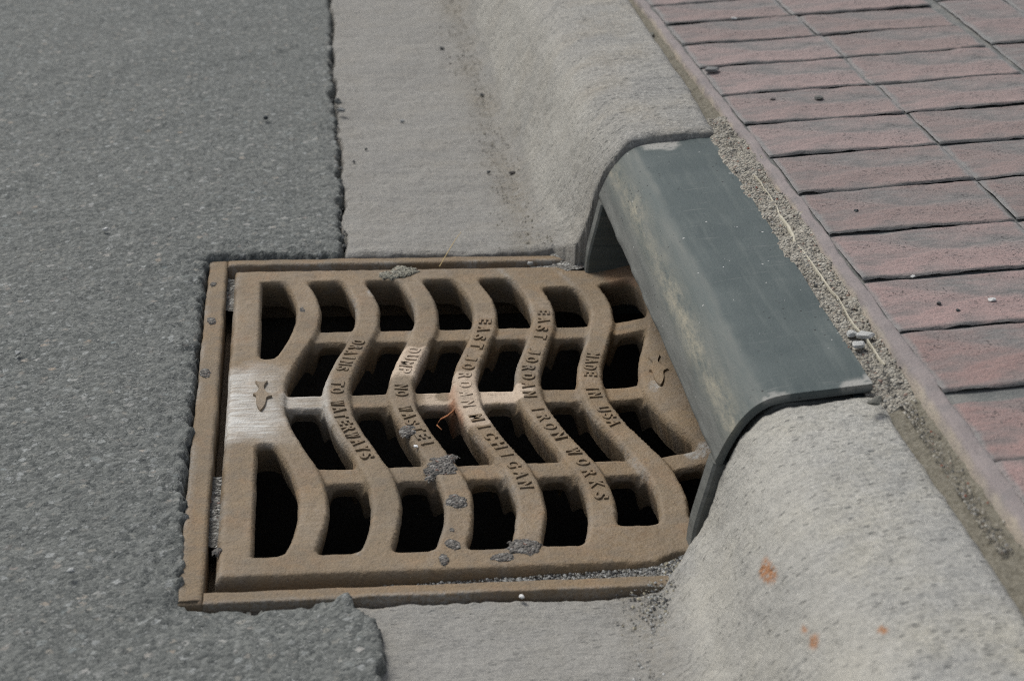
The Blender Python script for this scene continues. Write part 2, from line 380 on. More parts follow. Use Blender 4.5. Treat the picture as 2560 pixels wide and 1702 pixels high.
# ------------------------------------------------------------------ road
def build_road():
    xs = graded(-40, -0.52, 0.075, 0.076, 0.0026); xs = xs[xs <= 0.0751]
    ys = graded(-40, 0.86, 2.80, 60, 0.0034)
    X, Y = np.meshgrid(xs, ys)
    Z = 0.0062 + 0.005*fbm(X, Y, 6, 3, 3) + 0.0018*fbm(X, Y, 45, 4, 5) + 0.0010*fbm(X, Y, 230, 2, 8)
    # ragged edge against the gutter
    ye = [-40, 0.5, 0.86, 0.94, 0.975, 1.005, 1.035, 1.08, 1.66, 1.75, 1.90, 2.06, 2.2, 2.33, 2.45, 2.67, 2.9, 60]
    xe = [0.044, 0.044, 0.044, 0.046, 0.050, 0.046, 0.026, 0.02, 0.036, 0.039, 0.040, 0.041, 0.041, 0.041, 0.044, 0.047, 0.05, 0.05]
    E = np.interp(Y, ye, xe) + 0.007*fbm(Y, Y*0, 42, 4, 11) + 0.004*vnoise(Y*160, Y*0, 12)
    far = Y > 1.6
    # lumps of loose binder along the far edge
    lump = np.clip(vnoise(Y*34, X*20, 14)+0.08, 0, 1)
    E = E + np.where(far, 0.009*lump*sstep(1.62, 1.7, Y)*(1-0.6*sstep(1.9, 2.5, Y)), 0)
    dE = E - X
    drop = np.where(far, 0.016, 0.026)
    Z = Z + np.where(far, 0.004*lump, 0.003*sstep(0.16, 0.02, dE)) * sstep(0.05, 0.008, dE)
    Z = Z + sstep(0.02, 0.0, dE)*0.003*fbm(X, Y, 160, 2, 15) - drop*(1-sstep(-0.0025, 0.0025, dE))
    # ragged edge around the frame
    jag = 0.004*fbm(X, Y, 50, 3, 21) + 0.006*fbm(X, Y, 150, 2, 23, 0.8)
    dl = FX0 - 0.001 - X + jag*0.8 + 0.006*sstep(1.25, 1.05, Y)
    df = Y - (FY1+0.001) + jag*0.8
    dn = (FY0 - 0.001) - Y + jag*0.8
    dfr = np.maximum(np.maximum(dl, df), dn)
    near = sstep(0.05, 0.006, dfr)
    Z = Z - 0.0030*sstep(0.09, 0.0, dfr)
    rough = near*(0.004*fbm(X, Y, 140, 2, 31)+0.004*fbm(X, Y, 60, 2, 33))
    Z = Z + np.where(dfr > -0.01, rough, 0)
    Z = Z - 0.020*(1-sstep(-0.003, 0.0035, dfr))
    Z = Z - 0.0062*sstep(0.055, 0.0, dn)*(Y < FY0+0.02)*sstep(0.02, -0.02, dl)*sstep(0.03, 0.0, X)       # falls to the near rail
    keep = ((dfr > -0.010) & (dE > -0.006))
    kf = keep[:-1, :-1] & keep[:-1, 1:] & keep[1:, 1:] & keep[1:, :-1]
    o = sheet('road', X, Y, Z, M['asphalt'], kf)
    tag(o, 'worn grey asphalt road with pale stones in it and a crumbling edge', 'road', kind='structure')
build_road()

# ground that carries everything, out to the horizon
gx = [(-60, -60), (60, -60), (60, 80), (-60, 80)]
o = mk('ground', [(-60, -60, -0.06), (0.9, -60, -0.06), (0.9, 0.9, -0.06), (-60, 0.9, -0.06),
                  (-60, 1.8, -0.06), (0.9, 1.8, -0.06), (0.9, 80, -0.06), (-60, 80, -0.06),
                  (-0.16, 0.9, -0.06), (-0.16, 1.8, -0.06), (0.46, 0.9, -0.06), (0.46, 1.8, -0.06), (60, -60, -0.06), (60, 80, -0.06)],
       [(0, 1, 2, 10, 8, 3), (4, 9, 11, 5, 6, 7), (3, 8, 9, 4), (10, 2, 5, 11), (1, 12, 13, 6, 5, 2)], M['earth'], smooth=False)
tag(o, 'packed earth bed beneath road, gutter and sidewalk', 'ground', kind='structure')

# ------------------------------------------------------------------ gutter and kerb
def sweep_concrete(name, prof, endprof, y0, y1, ys, mat, label, zoff, jag_end, rust=()):
    px = np.array([p[0] for p in prof]); pz = np.array([p[1] for p in prof])
    # smooth the profile with dense resampling
    s = np.r_[0, np.cumsum(np.hypot(np.diff(px), np.diff(pz)))]
    sn = np.linspace(0, s[-1], 260)
    fx = np.interp(sn, s, px); fz = np.interp(sn, s, pz)
    for _ in range(9):
        fx[1:-1] = 0.25*fx[:-2]+0.5*fx[1:-1]+0.25*fx[2:]; fz[1:-1] = 0.25*fz[:-2]+0.5*fz[1:-1]+0.25*fz[2:]
    def dense(pp):
        ax = np.array([p[0] for p in pp]); az = np.array([p[1] for p in pp]); a_ = np.r_[0, np.cumsum(np.hypot(np.diff(ax), np.diff(az)))]
        q = np.linspace(0, a_[-1], 260); ax, az = np.interp(q, a_, ax), np.interp(q, a_, az)
        for _ in range(6):
            ax[1:-1] = 0.25*ax[:-2]+0.5*ax[1:-1]+0.25*ax[2:]; az[1:-1] = 0.25*az[:-2]+0.5*az[1:-1]+0.25*az[2:]
        return ax, az
    ex, ez = dense(endprof)
    U, V = np.meshgrid(sn, ys)
    be = np.exp(-(np.abs(V-(y0 if jag_end > 0 else y1))/(0.09 if jag_end > 0 else 0.075))**1.6)
    X = np.interp(U, sn, fx)*(1-be)+np.interp(U, sn, ex)*be; Z = np.interp(U, sn, fz)*(1-be)+(np.interp(U, sn, ez)-zoff)*be
    Y = V.copy()
    # the flat pan stops at the iron frame, the kerb runs on to the hood
    if jag_end > 0:
        ye = np.interp(X, [0.262, 0.280], [FY1+0.002, y0]); w = np.clip((1.9-V)/(1.9-y0), 0, 1); Y = V + (ye-y0)*w
    else:
        ye = np.interp(X, [0.255, 0.285], [FY0-0.003, y1]); w = np.clip((V-0.85)/(y1-0.85), 0, 1); Y = V + (ye-y1)*w
    # ragged ends at the hood and frame
    if jag_end:
        e = y0 if jag_end > 0 else y1
        w = np.exp(-np.abs(V-e)/0.012)
        Y = Y + w*(0.0035*fbm(U, V*0, 60, 4, 41)+0.002*vnoise(U*220, V*0, 43))
        Z = Z - np.where(w > 0.55, (w-0.55)*0.012, 0)*(0.6+0.8*vnoise(U*70, V*70, 44))
    nx = np.gradient(fz, sn); nz = np.gradient(fx, sn)
    NX = -np.interp(U, sn, nx); NZ = np.interp(U, sn, nz)
    disp = 0.0035*fbm(X, Y, 9, 3, 51) + 0.0016*fbm(U, Y, 70, 3, 53) + 0.0009*vnoise(U*330, Y*330, 55)
    X = X + NX*disp; Z = Z + NZ*disp + zoff
    if jag_end > 0:                            # open crack between the pan and the asphalt
        ce = np.interp(Y, [1.66, 1.75, 1.90, 2.06, 2.2, 2.33, 2.45, 2.67, 2.9], [0.0385, 0.0405, 0.042, 0.043, 0.043, 0.043, 0.046, 0.049, 0.052])+0.0030+0.0075*fbm(Y, Y*0+2.2, 30, 4, 58)
        Z = Z - 0.022*sstep(0.001, -0.002, X-ce)*(Y < 20)
    # back edge is irregular
    tb = sstep(sn[-1]-0.05, sn[-1]-0.012, U)
    X = X + tb*(0.007*fbm(Y, U*0, 60, 4, 57)) + tb*np.interp(Y, [0.4, 0.85, 1.04, 1.08, 1.60, 1.65, 2.11, 3], [0.020, 0.013, 0.004, 0.002, 0.002, 0.001, -0.007, -0.022])
    # the end drops away into the ground (a real broken end, not an open sheet)
    ie = 0 if jag_end > 0 else -1
    Z[ie] = np.minimum(Z[ie]-0.05, -0.02); Y[ie] = Y[ie+1 if ie == 0 else ie-1]
    crease = np.exp(-((X-0.238)/0.020)**2)
    dirt = crease*np.clip(0.75+1.2*fbm(X, Y, 14, 3, 61), 0, 1.3) + 0.35*np.exp(-((X-0.055)/0.03)**2)*np.clip(0.5+fbm(X, Y, 30, 3, 63), 0, 1)
    dirt = dirt + 0.5*np.exp(-np.abs(V-(y0 if jag_end > 0 else y1))/0.018)*np.clip(0.5+1.5*fbm(X, Y, 60, 3, 65), 0, 1)
    back = sstep(sn[-1]-0.045, sn[-1]-0.02, U)
    dirt = dirt + 0.6*back*np.clip(0.3+1.5*fbm(X, Y, 50, 3, 67), 0, 1)
    pale = np.clip(sstep(0.008, 0.03, Z-zoff)*sstep(0.138, 0.118, Z-zoff)*(0.9+1.0*fbm(X, Y, 12, 3, 69)), 0, 1)
    R = np.zeros_like(X)
    for (qx, qy, ru, rv, rot) in rust:
        dr = (qx*2560/2358-1280)*CR-(qy*2560/2358-851)*CU+FPX*CF; dr = dr/np.linalg.norm(dr)
        rx_, ry_, rz_ = X, Y, Z-HC; tt = rx_*dr[0]+ry_*dr[1]+rz_*dr[2]
        k = np.argmin((rx_-tt*dr[0])**2+(ry_-tt*dr[1])**2+(rz_-tt*dr[2])**2+np.where(tt > 0, 0, 9)); u0 = U.ravel()[k]; v0 = V.ravel()[k]
        du = (U-u0); dv = (V-v0)
        a = du*math.cos(rot)+dv*math.sin(rot); b = -du*math.sin(rot)+dv*math.cos(rot)
        R = np.maximum(R, 1-sstep(0.7, 1.15, np.hypot(a/ru, b/rv)+0.7*fbm(U, V, 90, 3, 71)))
    o = sheet(name, X, Y, Z, mat, attrs=dict(u=U, v=V, pan=1-sstep(0.0, 0.03, Z-zoff), dirt=np.clip(dirt, 0, 1), pale=pale, rust=R))
    tag(o, label, 'kerb')
    return o
PROF_FAR = [(0.012, -0.004), (0.03, 0.0), (0.10, 0.0), (0.17, 0.0), (0.236, 0.0), (0.246, 0.0015), (0.2545, 0.008), (0.2605, 0.020), (0.268, 0.042), (0.277, 0.068), (0.286, 0.093), (0.2925, 0.111), (0.301, 0.126), (0.314, 0.1365), (0.332, 0.1415), (0.370, 0.1445), (0.412, 0.1475), (0.4185, 0.1445), (0.420, 0.128), (0.420, 0.06)]
PROF_NEAR = [(0.012, -0.004), (0.03, 0.0), (0.10, 0.0), (0.17, 0.0), (0.222, 0.000), (0.242, 0.004), (0.257, 0.014), (0.270, 0.032), (0.281, 0.058), (0.291, 0.083), (0.303, 0.105), (0.318, 0.121), (0.340, 0.1315), (0.375, 0.1385), (0.412, 0.1425), (0.4185, 0.1395), (0.420, 0.118), (0.420, 0.05)]
END_FAR = [(0.012, 0.0), (0.03, 0.0035), (0.10, 0.0035), (0.17, 0.0035), (0.235, 0.0035), (0.256, 0.007), (0.270, 0.014), (0.281, 0.026), (0.288, 0.044), (0.2935, 0.066), (0.2985, 0.088), (0.306, 0.108), (0.315, 0.124), (0.328, 0.137), (0.345, 0.143), (0.38, 0.146), (0.412, 0.149), (0.4185, 0.146), (0.420, 0.13), (0.420, 0.06)]
END_NEAR = [(0.012, -0.009), (0.03, -0.005), (0.10, -0.005), (0.17, -0.005), (0.225, -0.005), (0.248, -0.003), (0.268, 0.003), (0.286, 0.014), (0.2955, 0.032), (0.3005, 0.054), (0.3055, 0.076), (0.312, 0.094), (0.320, 0.109), (0.331, 0.1205), (0.346, 0.1275), (0.365, 0.1305), (0.385, 0.133), (0.412, 0.136), (0.4185, 0.133), (0.420, 0.115), (0.420, 0.05)]
ysf = np.r_[1.6234, np.arange(1.6235, 2.8, 0.0032), graded(2.8, 2.8, 2.81, 60, 0.006)[3:]]
ysn = np.r_[graded(-40, 0.60, 0.61, 0.611, 0.006)[:-2], np.arange(0.60, 1.0785, 0.0026), 1.0786]
far_c = sweep_concrete('kerb_and_gutter', PROF_FAR, END_FAR, 1.6235, 60, ysf, M['gutter'], 'far concrete kerb and gutter running beyond the hood, smooth and grey', 0.0035, 1)
rust = [(1772, 1312, 0.0065, 0.0130, 0.25), (1857, 1452, 0.0034, 0.0065, 0.2), (1869, 1474, 0.0045, 0.0075, 0.2), (2030, 1451, 0.0030, 0.0050, 0.3)]
near_c = sweep_concrete('kerb_and_gutter', PROF_NEAR, END_NEAR, -40, 1.0786, ysn, M['kerb_near'], 'near pale concrete kerb and gutter with orange rust spots', -0.0050, -1, rust)

# ------------------------------------------------------------------ catch basin under the grate
def box(x0, x1, y0, y1, z0, z1):
    v = [(x0, y0, z0), (x1, y0, z0), (x1, y1, z0), (x0, y1, z0), (x0, y0, z1), (x1, y0, z1), (x1, y1, z1), (x0, y1, z1)]
    f = [(0, 3, 2, 1), (4, 5, 6, 7), (0, 1, 5, 4), (1, 2, 6, 5), (2, 3, 7, 6), (3, 0, 4, 7)]
    return v, f
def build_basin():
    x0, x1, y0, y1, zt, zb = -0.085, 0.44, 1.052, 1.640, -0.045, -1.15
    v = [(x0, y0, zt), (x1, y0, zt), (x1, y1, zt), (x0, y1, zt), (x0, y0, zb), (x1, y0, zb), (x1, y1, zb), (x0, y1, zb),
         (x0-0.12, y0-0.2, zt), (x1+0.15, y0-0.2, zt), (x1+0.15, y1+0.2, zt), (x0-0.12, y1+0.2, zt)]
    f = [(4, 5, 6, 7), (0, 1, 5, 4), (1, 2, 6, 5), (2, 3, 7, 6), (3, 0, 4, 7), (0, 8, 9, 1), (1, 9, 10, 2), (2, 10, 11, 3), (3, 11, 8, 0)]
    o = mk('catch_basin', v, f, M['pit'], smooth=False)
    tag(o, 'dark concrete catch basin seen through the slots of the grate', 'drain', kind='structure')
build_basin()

# ------------------------------------------------------------------ iron frame round the grate
def rail(name, x0, x1, y0, y1, z0, z1, parent, r=0.003, step=0.003, seed=1):
    xs = np.linspace(x0, x1, max(6, int((x1-x0)/step))); ys = np.linspace(y0, y1, max(6, int((y1-y0)/step)))
    xs = np.sort(np.r_[xs, x0+r*0.3, x0+r, x1-r, x1-r*0.3]); ys = np.sort(np.r_[ys, y0+r*0.3, y0+r, y1-r, y1-r*0.3])
    xs = np.r_[x0, xs, x1]; ys = np.r_[y0, ys, y1]
    X, Y = np.meshgrid(xs, ys)
    d = np.minimum(np.minimum(X-x0, x1-X), np.minimum(Y-y0, y1-Y))
    s = np.clip(r-d, 0, r)
    Z = z1 - (r-np.sqrt(np.maximum(r*r-s*s, 0))) + 0.0009*fbm(X, Y, 60, 3, seed)
    wob = 0.0012*fbm(X, Y, 50, 3, seed+5)
    X = X + wob*(d < r); Y = Y + wob*(d < r)
    Z[0, :] = z0; Z[-1, :] = z0; Z[:, 0] = z0; Z[:, -1] = z0
    zero = np.zeros_like(X)
    gd = np.clip(0.25+1.4*fbm(X, Y, 22, 4, seed+9), 0, 0.8)*sstep(0.006, 0.0, X-x0 if (x1-x0) < (y1-y0) else Y-y0)
    wh = dict(grime=np.where(d <= 0, 0.2, 0.1), white=zero, cream=zero, rust=zero, greydust=gd)
    return sheet(name, X, Y, Z, M['iron'], parent=parent, attrs=wh)
frame = empty('grate_frame', (FX0, FY0, -0.045))
tag(frame, 'rusty iron frame set in the road round the wavy drain grate', 'drain frame')
rail('side_rail', FX0, -0.0785, FY0, FY1, -0.045, 0.000, frame, seed=101)
rail('end_rail', -0.0785, 0.272, 1.6380, FY1, -0.045, 0.001, frame, seed=111)
rail('end_rail', -0.0785, 0.268, FY0, 1.0535, -0.045, -0.0003, frame, r=0.0016, seed=121)
for nm, b in (('seat_ledge', (-0.0785, -0.060, 1.0535, 1.6380, -0.050, -0.034)), ('seat_ledge', (-0.060, 0.40, 1.0535, 1.076, -0.050, -0.034)), ('seat_ledge', (-0.060, 0.40, 1.618, 1.6380, -0.050, -0.034))):
    v, f = box(*b)
    z = np.zeros(8)
    mk(nm, v, f, M['iron'], frame, smooth=False, attrs=dict(grime=z+0.3, white=z, cream=z, rust=z, greydust=z))

# ------------------------------------------------------------------ the wavy grate
GX0, GX1, GT = -0.0705, 0.372, 0.2785
HW = 0.0122
BX = [-0.0145+0.0573*k for k in range(7)]
TC = [0.129, 0.0, -0.129]
def wave(t): return -0.0175*np.cos(2*np.pi*t/0.356)
def bend(x): return 2.0*np.maximum(x-0.262, 0)**2
def cam_drop(x, t): return 0
def ztop(x, t): return bend(x)
def grate_field(X, T):
    nj = 0.0010*fbm(X, T, 45, 3, 201) + 0.0004*vnoise(X*260, T*260, 203)
    cosw = 1/np.sqrt(1+(0.0175*2*np.pi/0.356*np.sin(2*np.pi*T/0.356))**2)
    W = wave(T)
    tl = np.where(X < BX[4]+W, 0.249, 0.2235)
    dborder = np.minimum(X-(-0.0425), tl-np.abs(T))
    tabd = np.maximum(np.abs(T)-0.079, (X-(BX[0]+W))*cosw)
    border = smin(dborder, tabd, 0.010)
    bars = [(np.abs(X-(BX[k]+W))-HW)*cosw for k in range(6)]
    right = ((BX[6]+W-HW)-X)*cosw
    K = 0.009
    dH = border
    for b in bars: dH = smin(dH, b, K)
    dH = smin(dH, right, K) + nj
    dout = np.maximum(np.maximum(GX0-X, X-GX1-1), np.abs(T)-GT)
    for sg in (1, -1):                         # round notches at the kerb corners
        dout = np.maximum(dout, 0.031-np.hypot(X-0.287, T-sg*0.297))
    dout = dout + nj*0.8
    def edge(d, r, slope):
        s = np.clip(d+r, 0, r)
        return -0.95*(r-np.sqrt(np.maximum(r*r-s*s, 0))) - slope*np.maximum(d, 0)
    zH = edge(dH, 0.0044, 3.0)
    dC = np.min([np.abs(T-c)-0.0136 for c in TC], 0) + nj
    dC = np.where(X < BX[0]+W, 1.0, dC)
    zC = np.maximum(-0.0046 + edge(dC, 0.0042, 3.0), -0.2)
    zI = smax(zH, zC, 0.0060)
    rel = np.minimum(zI, edge(dout, 0.0060, 3.0))
    du = smin(dH, dC, 0.012)
    creamz = (sstep(0.016, 0.012, np.abs(X-(BX[2]+W)))*sstep(0.027, 0.023, np.abs(T-0.064)+0.012*fbm(X, T, 60, 4, 231))+sstep(0.015, 0.011, np.abs(X-(BX[3]+W)))*sstep(0.054, 0.050, np.abs(T+0.008)+0.014*fbm(X, T, 60, 4, 231)))
    Z = rel + bend(X) + creamz*(0.0003+0.0010*fbm(X, T, 110, 3, 215)) + 0.0007*fbm(X, T, 30, 3, 211) + 0.0005*vnoise(X*240, T*240, 213)
    return dict(W=W, dH=dH, dC=dC, dout=dout, zH=zH, zC=zC, rel=rel, Z=Z, d=np.maximum(du, dout), border=border, dborder=dborder, tabd=tabd, bars=bars, right=right)
def build_grate():
    st = 0.00165
    xs = np.arange(GX0-0.004, GX1, st); ts = np.arange(-GT-0.004, GT+0.004, st)
    X, T = np.meshgrid(xs, ts); ny, nx = X.shape
    d0 = grate_field(X, T)['d']
    F = gridfaces(nx, ny)
    F = F[(d0.ravel()[F] < 0.35*st).all(1)]
    used = np.zeros(nx*ny, bool); used[F.ravel()] = True; idx = np.cumsum(used)-1
    X = X.ravel()[used]; T = T.ravel()[used]; F = idx[F]
    # open edges of the sheet
    E4 = np.concatenate([F[:, [0, 1]], F[:, [1, 2]], F[:, [2, 3]], F[:, [3, 0]]]); FE = np.tile(np.arange(len(F)), 4)
    key = np.sort(E4, 1); key = key[:, 0]*(len(X)+1)+key[:, 1]
    _, inv, cnt = np.unique(key, return_inverse=True, return_counts=True)
    open_e = cnt[inv] == 1
    OE = E4[open_e]; OF = FE[open_e]
    bv = np.unique(OE.ravel()); bv = bv[X[bv] < GX1-2*st]
    h = 2e-4
    for _ in range(3):                         # pull the open edges onto the true outline
        x, t = X[bv], T[bv]
        d = grate_field(x, t)['d']; gx = (grate_field(x+h, t)['d']-grate_field(x-h, t)['d'])/(2*h); gt = (grate_field(x, t+h)['d']-grate_field(x, t-h)['d'])/(2*h)
        g2 = np.maximum(gx*gx+gt*gt, 0.3); stp = np.clip(d, -0.003, 0.003)
        X[bv] -= stp*gx/g2; T[bv] -= stp*gt/g2
    x, t = X[bv], T[bv]
    gx = (grate_field(x+h, t)['d']-grate_field(x-h, t)['d']); gt = (grate_field(x, t+h)['d']-grate_field(x, t-h)['d'])
    gl = np.maximum(np.hypot(gx, gt), 1e-9); gx /= gl; gt /= gl
    f0 = grate_field(X, T); Zt = f0['Z']
    n0 = len(X); rings = []; outer = f0['dout'][bv] > -0.004
    thin = np.where(outer, 1.0, 1-0.58*sstep(0.0, 0.008, f0['dH'][bv]-f0['dC'][bv]))      # the cross ribs are shallower than the bars
    pos = {int(v): i for i, v in enumerate(bv)}
    XX, TT, ZZ, DEP = [X], [T], [Zt], [np.zeros(n0)]
    for (off_i, off_o, dep_i, dep_o, q) in ((-0.0002, 0.0006, 0.0040, 0.006, 0.5), (-0.0026, 0.0012, 0.015, 0.020, 1.0), (-0.0052, 0.0022, 0.026, 0.036, 1.0)):
        off = np.where(outer, off_o, off_i)
        rings.append(n0+len(bv)*len(rings))
        XX.append(x+gx*off); TT.append(t+gt*off); ZZ.append(Zt[bv]-np.where(outer, dep_o, dep_i*thin)); DEP.append(np.full(len(bv), q))
    Fw = []; Ow = []
    for (e0, e1), fi in zip(OE, OF):
        if int(e0) not in pos or int(e1) not in pos: continue
        i0, i1 = pos[int(e0)], pos[int(e1)]
        lev0 = [e0]+[r+i0 for r in rings]; lev1 = [e1]+[r+i1 for r in rings]
        for l in range(3):
            Fw.append((lev0[l], lev0[l+1], lev1[l+1], lev1[l])); Ow.append(fi)
    nf0 = len(F)
    F = np.concatenate([F, np.array(Fw)]); faceown = np.concatenate([np.arange(nf0), np.array(Ow)])
    X = np.concatenate(XX); T = np.concatenate(TT); Z = np.concatenate(ZZ); DEP = np.concatenate(DEP)
    P = np.stack([X, T+YC, Z], -1)
    a = P[F[:, 2]]-P[F[:, 0]]; b = P[F[:, 3]]-P[F[:, 1]]
    fn = np.cross(a, b)
    N = np.zeros_like(P)
    for k in range(4): np.add.at(N, F[:, k], fn)
    N /= np.maximum(np.linalg.norm(N, axis=1, keepdims=True), 1e-12)
    fl = grate_field(X, T)
    W, dH, dC, dout, zH, zC, border, dborder, tabd, bars, right = [fl[k] for k in ('W', 'dH', 'dC', 'dout', 'zH', 'zC', 'border', 'dborder', 'tabd', 'bars', 'right')]
    rel = np.where(DEP > 0, -0.012*DEP-0.004, fl['rel'])
    # stains
    fz = rel
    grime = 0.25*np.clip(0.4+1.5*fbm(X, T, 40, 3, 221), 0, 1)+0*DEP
    out = sstep(-0.001, 0.001, dout)
    nz = fbm(X, T, 60, 4, 231)
    white = sstep(0.012, -0.020, np.maximum((np.abs(T+0.006)-0.068)*0.8, X-(-0.0200)) + 0.012*nz)*np.clip(0.60+0.35*sstep(-0.03, -0.07, X)+1.0*fbm(X, T, 20, 3, 233), 0, 1)*(fz > -0.010)
    white = np.maximum(white, 0.95*sstep(-0.0655, -0.0695, X)*sstep(0.075, 0.06, np.abs(T+0.006))*(0.6+nz))
    # pale worn flank of the second bar and of the middle cross rib beside the tab
    lw = (X-(BX[1]+W))
    white = np.maximum(white, 0.75*np.exp(-((lw+0.0115)/0.004)**2)*sstep(0.10, 0.02, np.abs(T))*np.clip(0.7+nz, 0, 1))
    white = np.maximum(white, 0.55*sstep(0.018, 0.010, np.abs(T))*sstep(-0.03, -0.02, X)*sstep(0.022, 0.016, X)*np.clip(0.7+1.2*nz, 0, 1))
    cream = np.zeros_like(X)
    def blob(cx, ct, rx, rt, gain=1.0, sh=0.9):
        return gain*(1-sstep(0.75, 1.05, np.hypot((X-cx)/rx, (T-ct)/rt)+sh*nz))
    l3 = X-(BX[2]+W); l4 = X-(BX[3]+W)
    cream = np.maximum(cream, sstep(0.020, 0.016, np.abs(l3))*sstep(0.029, 0.022, np.abs(T-0.064)+0.012*nz))
    cream = np.maximum(cream, 0.9*sstep(0.018, 0.013, np.abs(l4))*sstep(0.056, 0.048, np.abs(T+0.008)+0.014*nz)*np.clip(0.85+0.5*nz, 0, 1))
    cream = np.maximum(cream, sstep(0.017, 0.012, np.abs(T-0.001)+0.006*nz)*sstep(0.200, 0.192, X+0.01*nz)*sstep(0.140, 0.146, X))
    cream = np.maximum(cream, 0.8*sstep(0.017, 0.012, np.abs(T-0.001)+0.006*nz)*sstep(0.098, 0.106, X+0.012*nz)*sstep(0.150, 0.144, X))
    patch = (1-sstep(0.8, 1.0, np.hypot((X-0.1205)/0.008, (T-0.004)/0.011)+0.5*nz))
    cream = cream*(1-0.95*patch)
    rustm = np.zeros_like(X)
    lf = l4+0.0125
    rustm = np.maximum(rustm, np.exp(-((lf+0.001)/0.0035)**2)*sstep(0.024, 0.012, np.abs(T+0.026)+0.018*nz)*sstep(-0.030, -0.016, fz))
    rustm = np.maximum(rustm, 0.5*np.exp(-((lf-0.001)/0.004)**2)*sstep(0.022, 0.010, np.abs(T-0.006)+0.02*nz)*sstep(-0.030, -0.016, fz))
    rustm = np.maximum(rustm, 0.45*np.exp(-((X-(BX[4]+W)+0.015)/0.0030)**2)*sstep(0.024, 0.014, np.abs(T+0.072)+0.01*nz)*sstep(-0.004, -0.012, fz))
    rustm = np.maximum(rustm, blob(0.335, 0.24, 0.03, 0.04, 0.30)*(fz > -0.006))
    gdust = 0.9*np.exp(-((X-GX0+0.003)/0.006)**2)*np.clip(0.3+1.2*nz, 0, 1)*sstep(0.06, 0.1, np.abs(T))
    for k in (1, 2, 3, 4, 5):
        lk = X-(BX[k]+W)
        gdust = np.maximum(gdust, 0.8*np.exp(-((lk+0.0125)/0.0032)**2)*np.clip(0.05+1.3*fbm(X, T, 16, 3, 241+k), 0, 1))
    gdust = np.maximum(gdust, blob(0.325, -0.123, 0.012, 0.012, 0.9)); gdust = np.maximum(gdust, blob(0.310, 0.0, 0.006, 0.02, 0.7))
    gdust = np.maximum(gdust, 0.7*blob(0.066, 0.222, 0.008, 0.012, 1.0))
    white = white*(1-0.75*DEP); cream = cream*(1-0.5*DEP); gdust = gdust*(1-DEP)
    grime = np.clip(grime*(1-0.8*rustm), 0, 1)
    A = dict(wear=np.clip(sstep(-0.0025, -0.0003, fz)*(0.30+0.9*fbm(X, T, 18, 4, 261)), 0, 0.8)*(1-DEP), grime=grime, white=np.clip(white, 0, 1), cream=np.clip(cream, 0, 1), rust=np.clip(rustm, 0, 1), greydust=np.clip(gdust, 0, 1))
    # split the casting into its members
    stack = np.stack([border-0.0005]+bars+[right], 0)
    own = np.argmin(stack, 0); own = np.where(own == 7, 0, own)
    own = np.where((dborder < -0.0005) | (tabd < -0.001), 0, own)
    own = np.where(dout > -0.002, 0, own)
    ci = np.argmin(np.stack([np.abs(T-c) for c in TC], 0), 0)
    seg = np.sum(np.stack([X > BX[k]+W for k in range(1, 6)], 0), 0)
    own = np.where(zC > zH, 7+ci*6+seg, own)
    of = own[F[faceown, 0]]
    root = empty('storm_grate', (0.12, YC, -0.04))
    tag(root, 'rusty cast iron storm drain grate of wavy bars with raised letters', 'drain grate')
    parts = {}
    for k in range(25):
        f = F[of == k]
        if len(f) == 0: continue
        used = np.zeros(len(P), bool); used[f.ravel()] = True; idx = np.cumsum(used)-1
        name = 'rim' if k == 0 else ('wave_bar' if k < 7 else 'cross_rib')
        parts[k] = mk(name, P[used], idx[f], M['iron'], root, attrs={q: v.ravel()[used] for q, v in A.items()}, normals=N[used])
    return root, parts
grate, gparts = build_grate()

# raised letters
_glyph = {}
def glyph(ch):
    if ch not in _glyph:
        c = bpy.data.curves.new('g', 'FONT'); c.body = ch; c.size = 1.0; c.extrude = 0.045; c.bevel_depth = 0.022; c.bevel_resolution = 1; c.resolution_u = 3; c.offset = 0.012
        ob = bpy.data.objects.new('g', c); col.objects.link(ob)
        dg = bpy.context.evaluated_depsgraph_get()
        me = bpy.data.meshes.new_from_object(ob.evaluated_get(dg))
        v = np.array([tuple(p.co) for p in me.vertices]); f = [tuple(p.vertices) for p in me.polygons]
        bpy.data.objects.remove(ob); bpy.data.curves.remove(c); bpy.data.meshes.remove(me)
        lo = v.min(0); hi = v.max(0)
        v[:, 0] = (v[:, 0]-(lo[0]+hi[0])/2); v[:, 1] = (v[:, 1]-(lo[1]+hi[1])/2)
        _glyph[ch] = (v, f, hi[0]-lo[0], hi[1]-lo[1])
    return _glyph[ch]
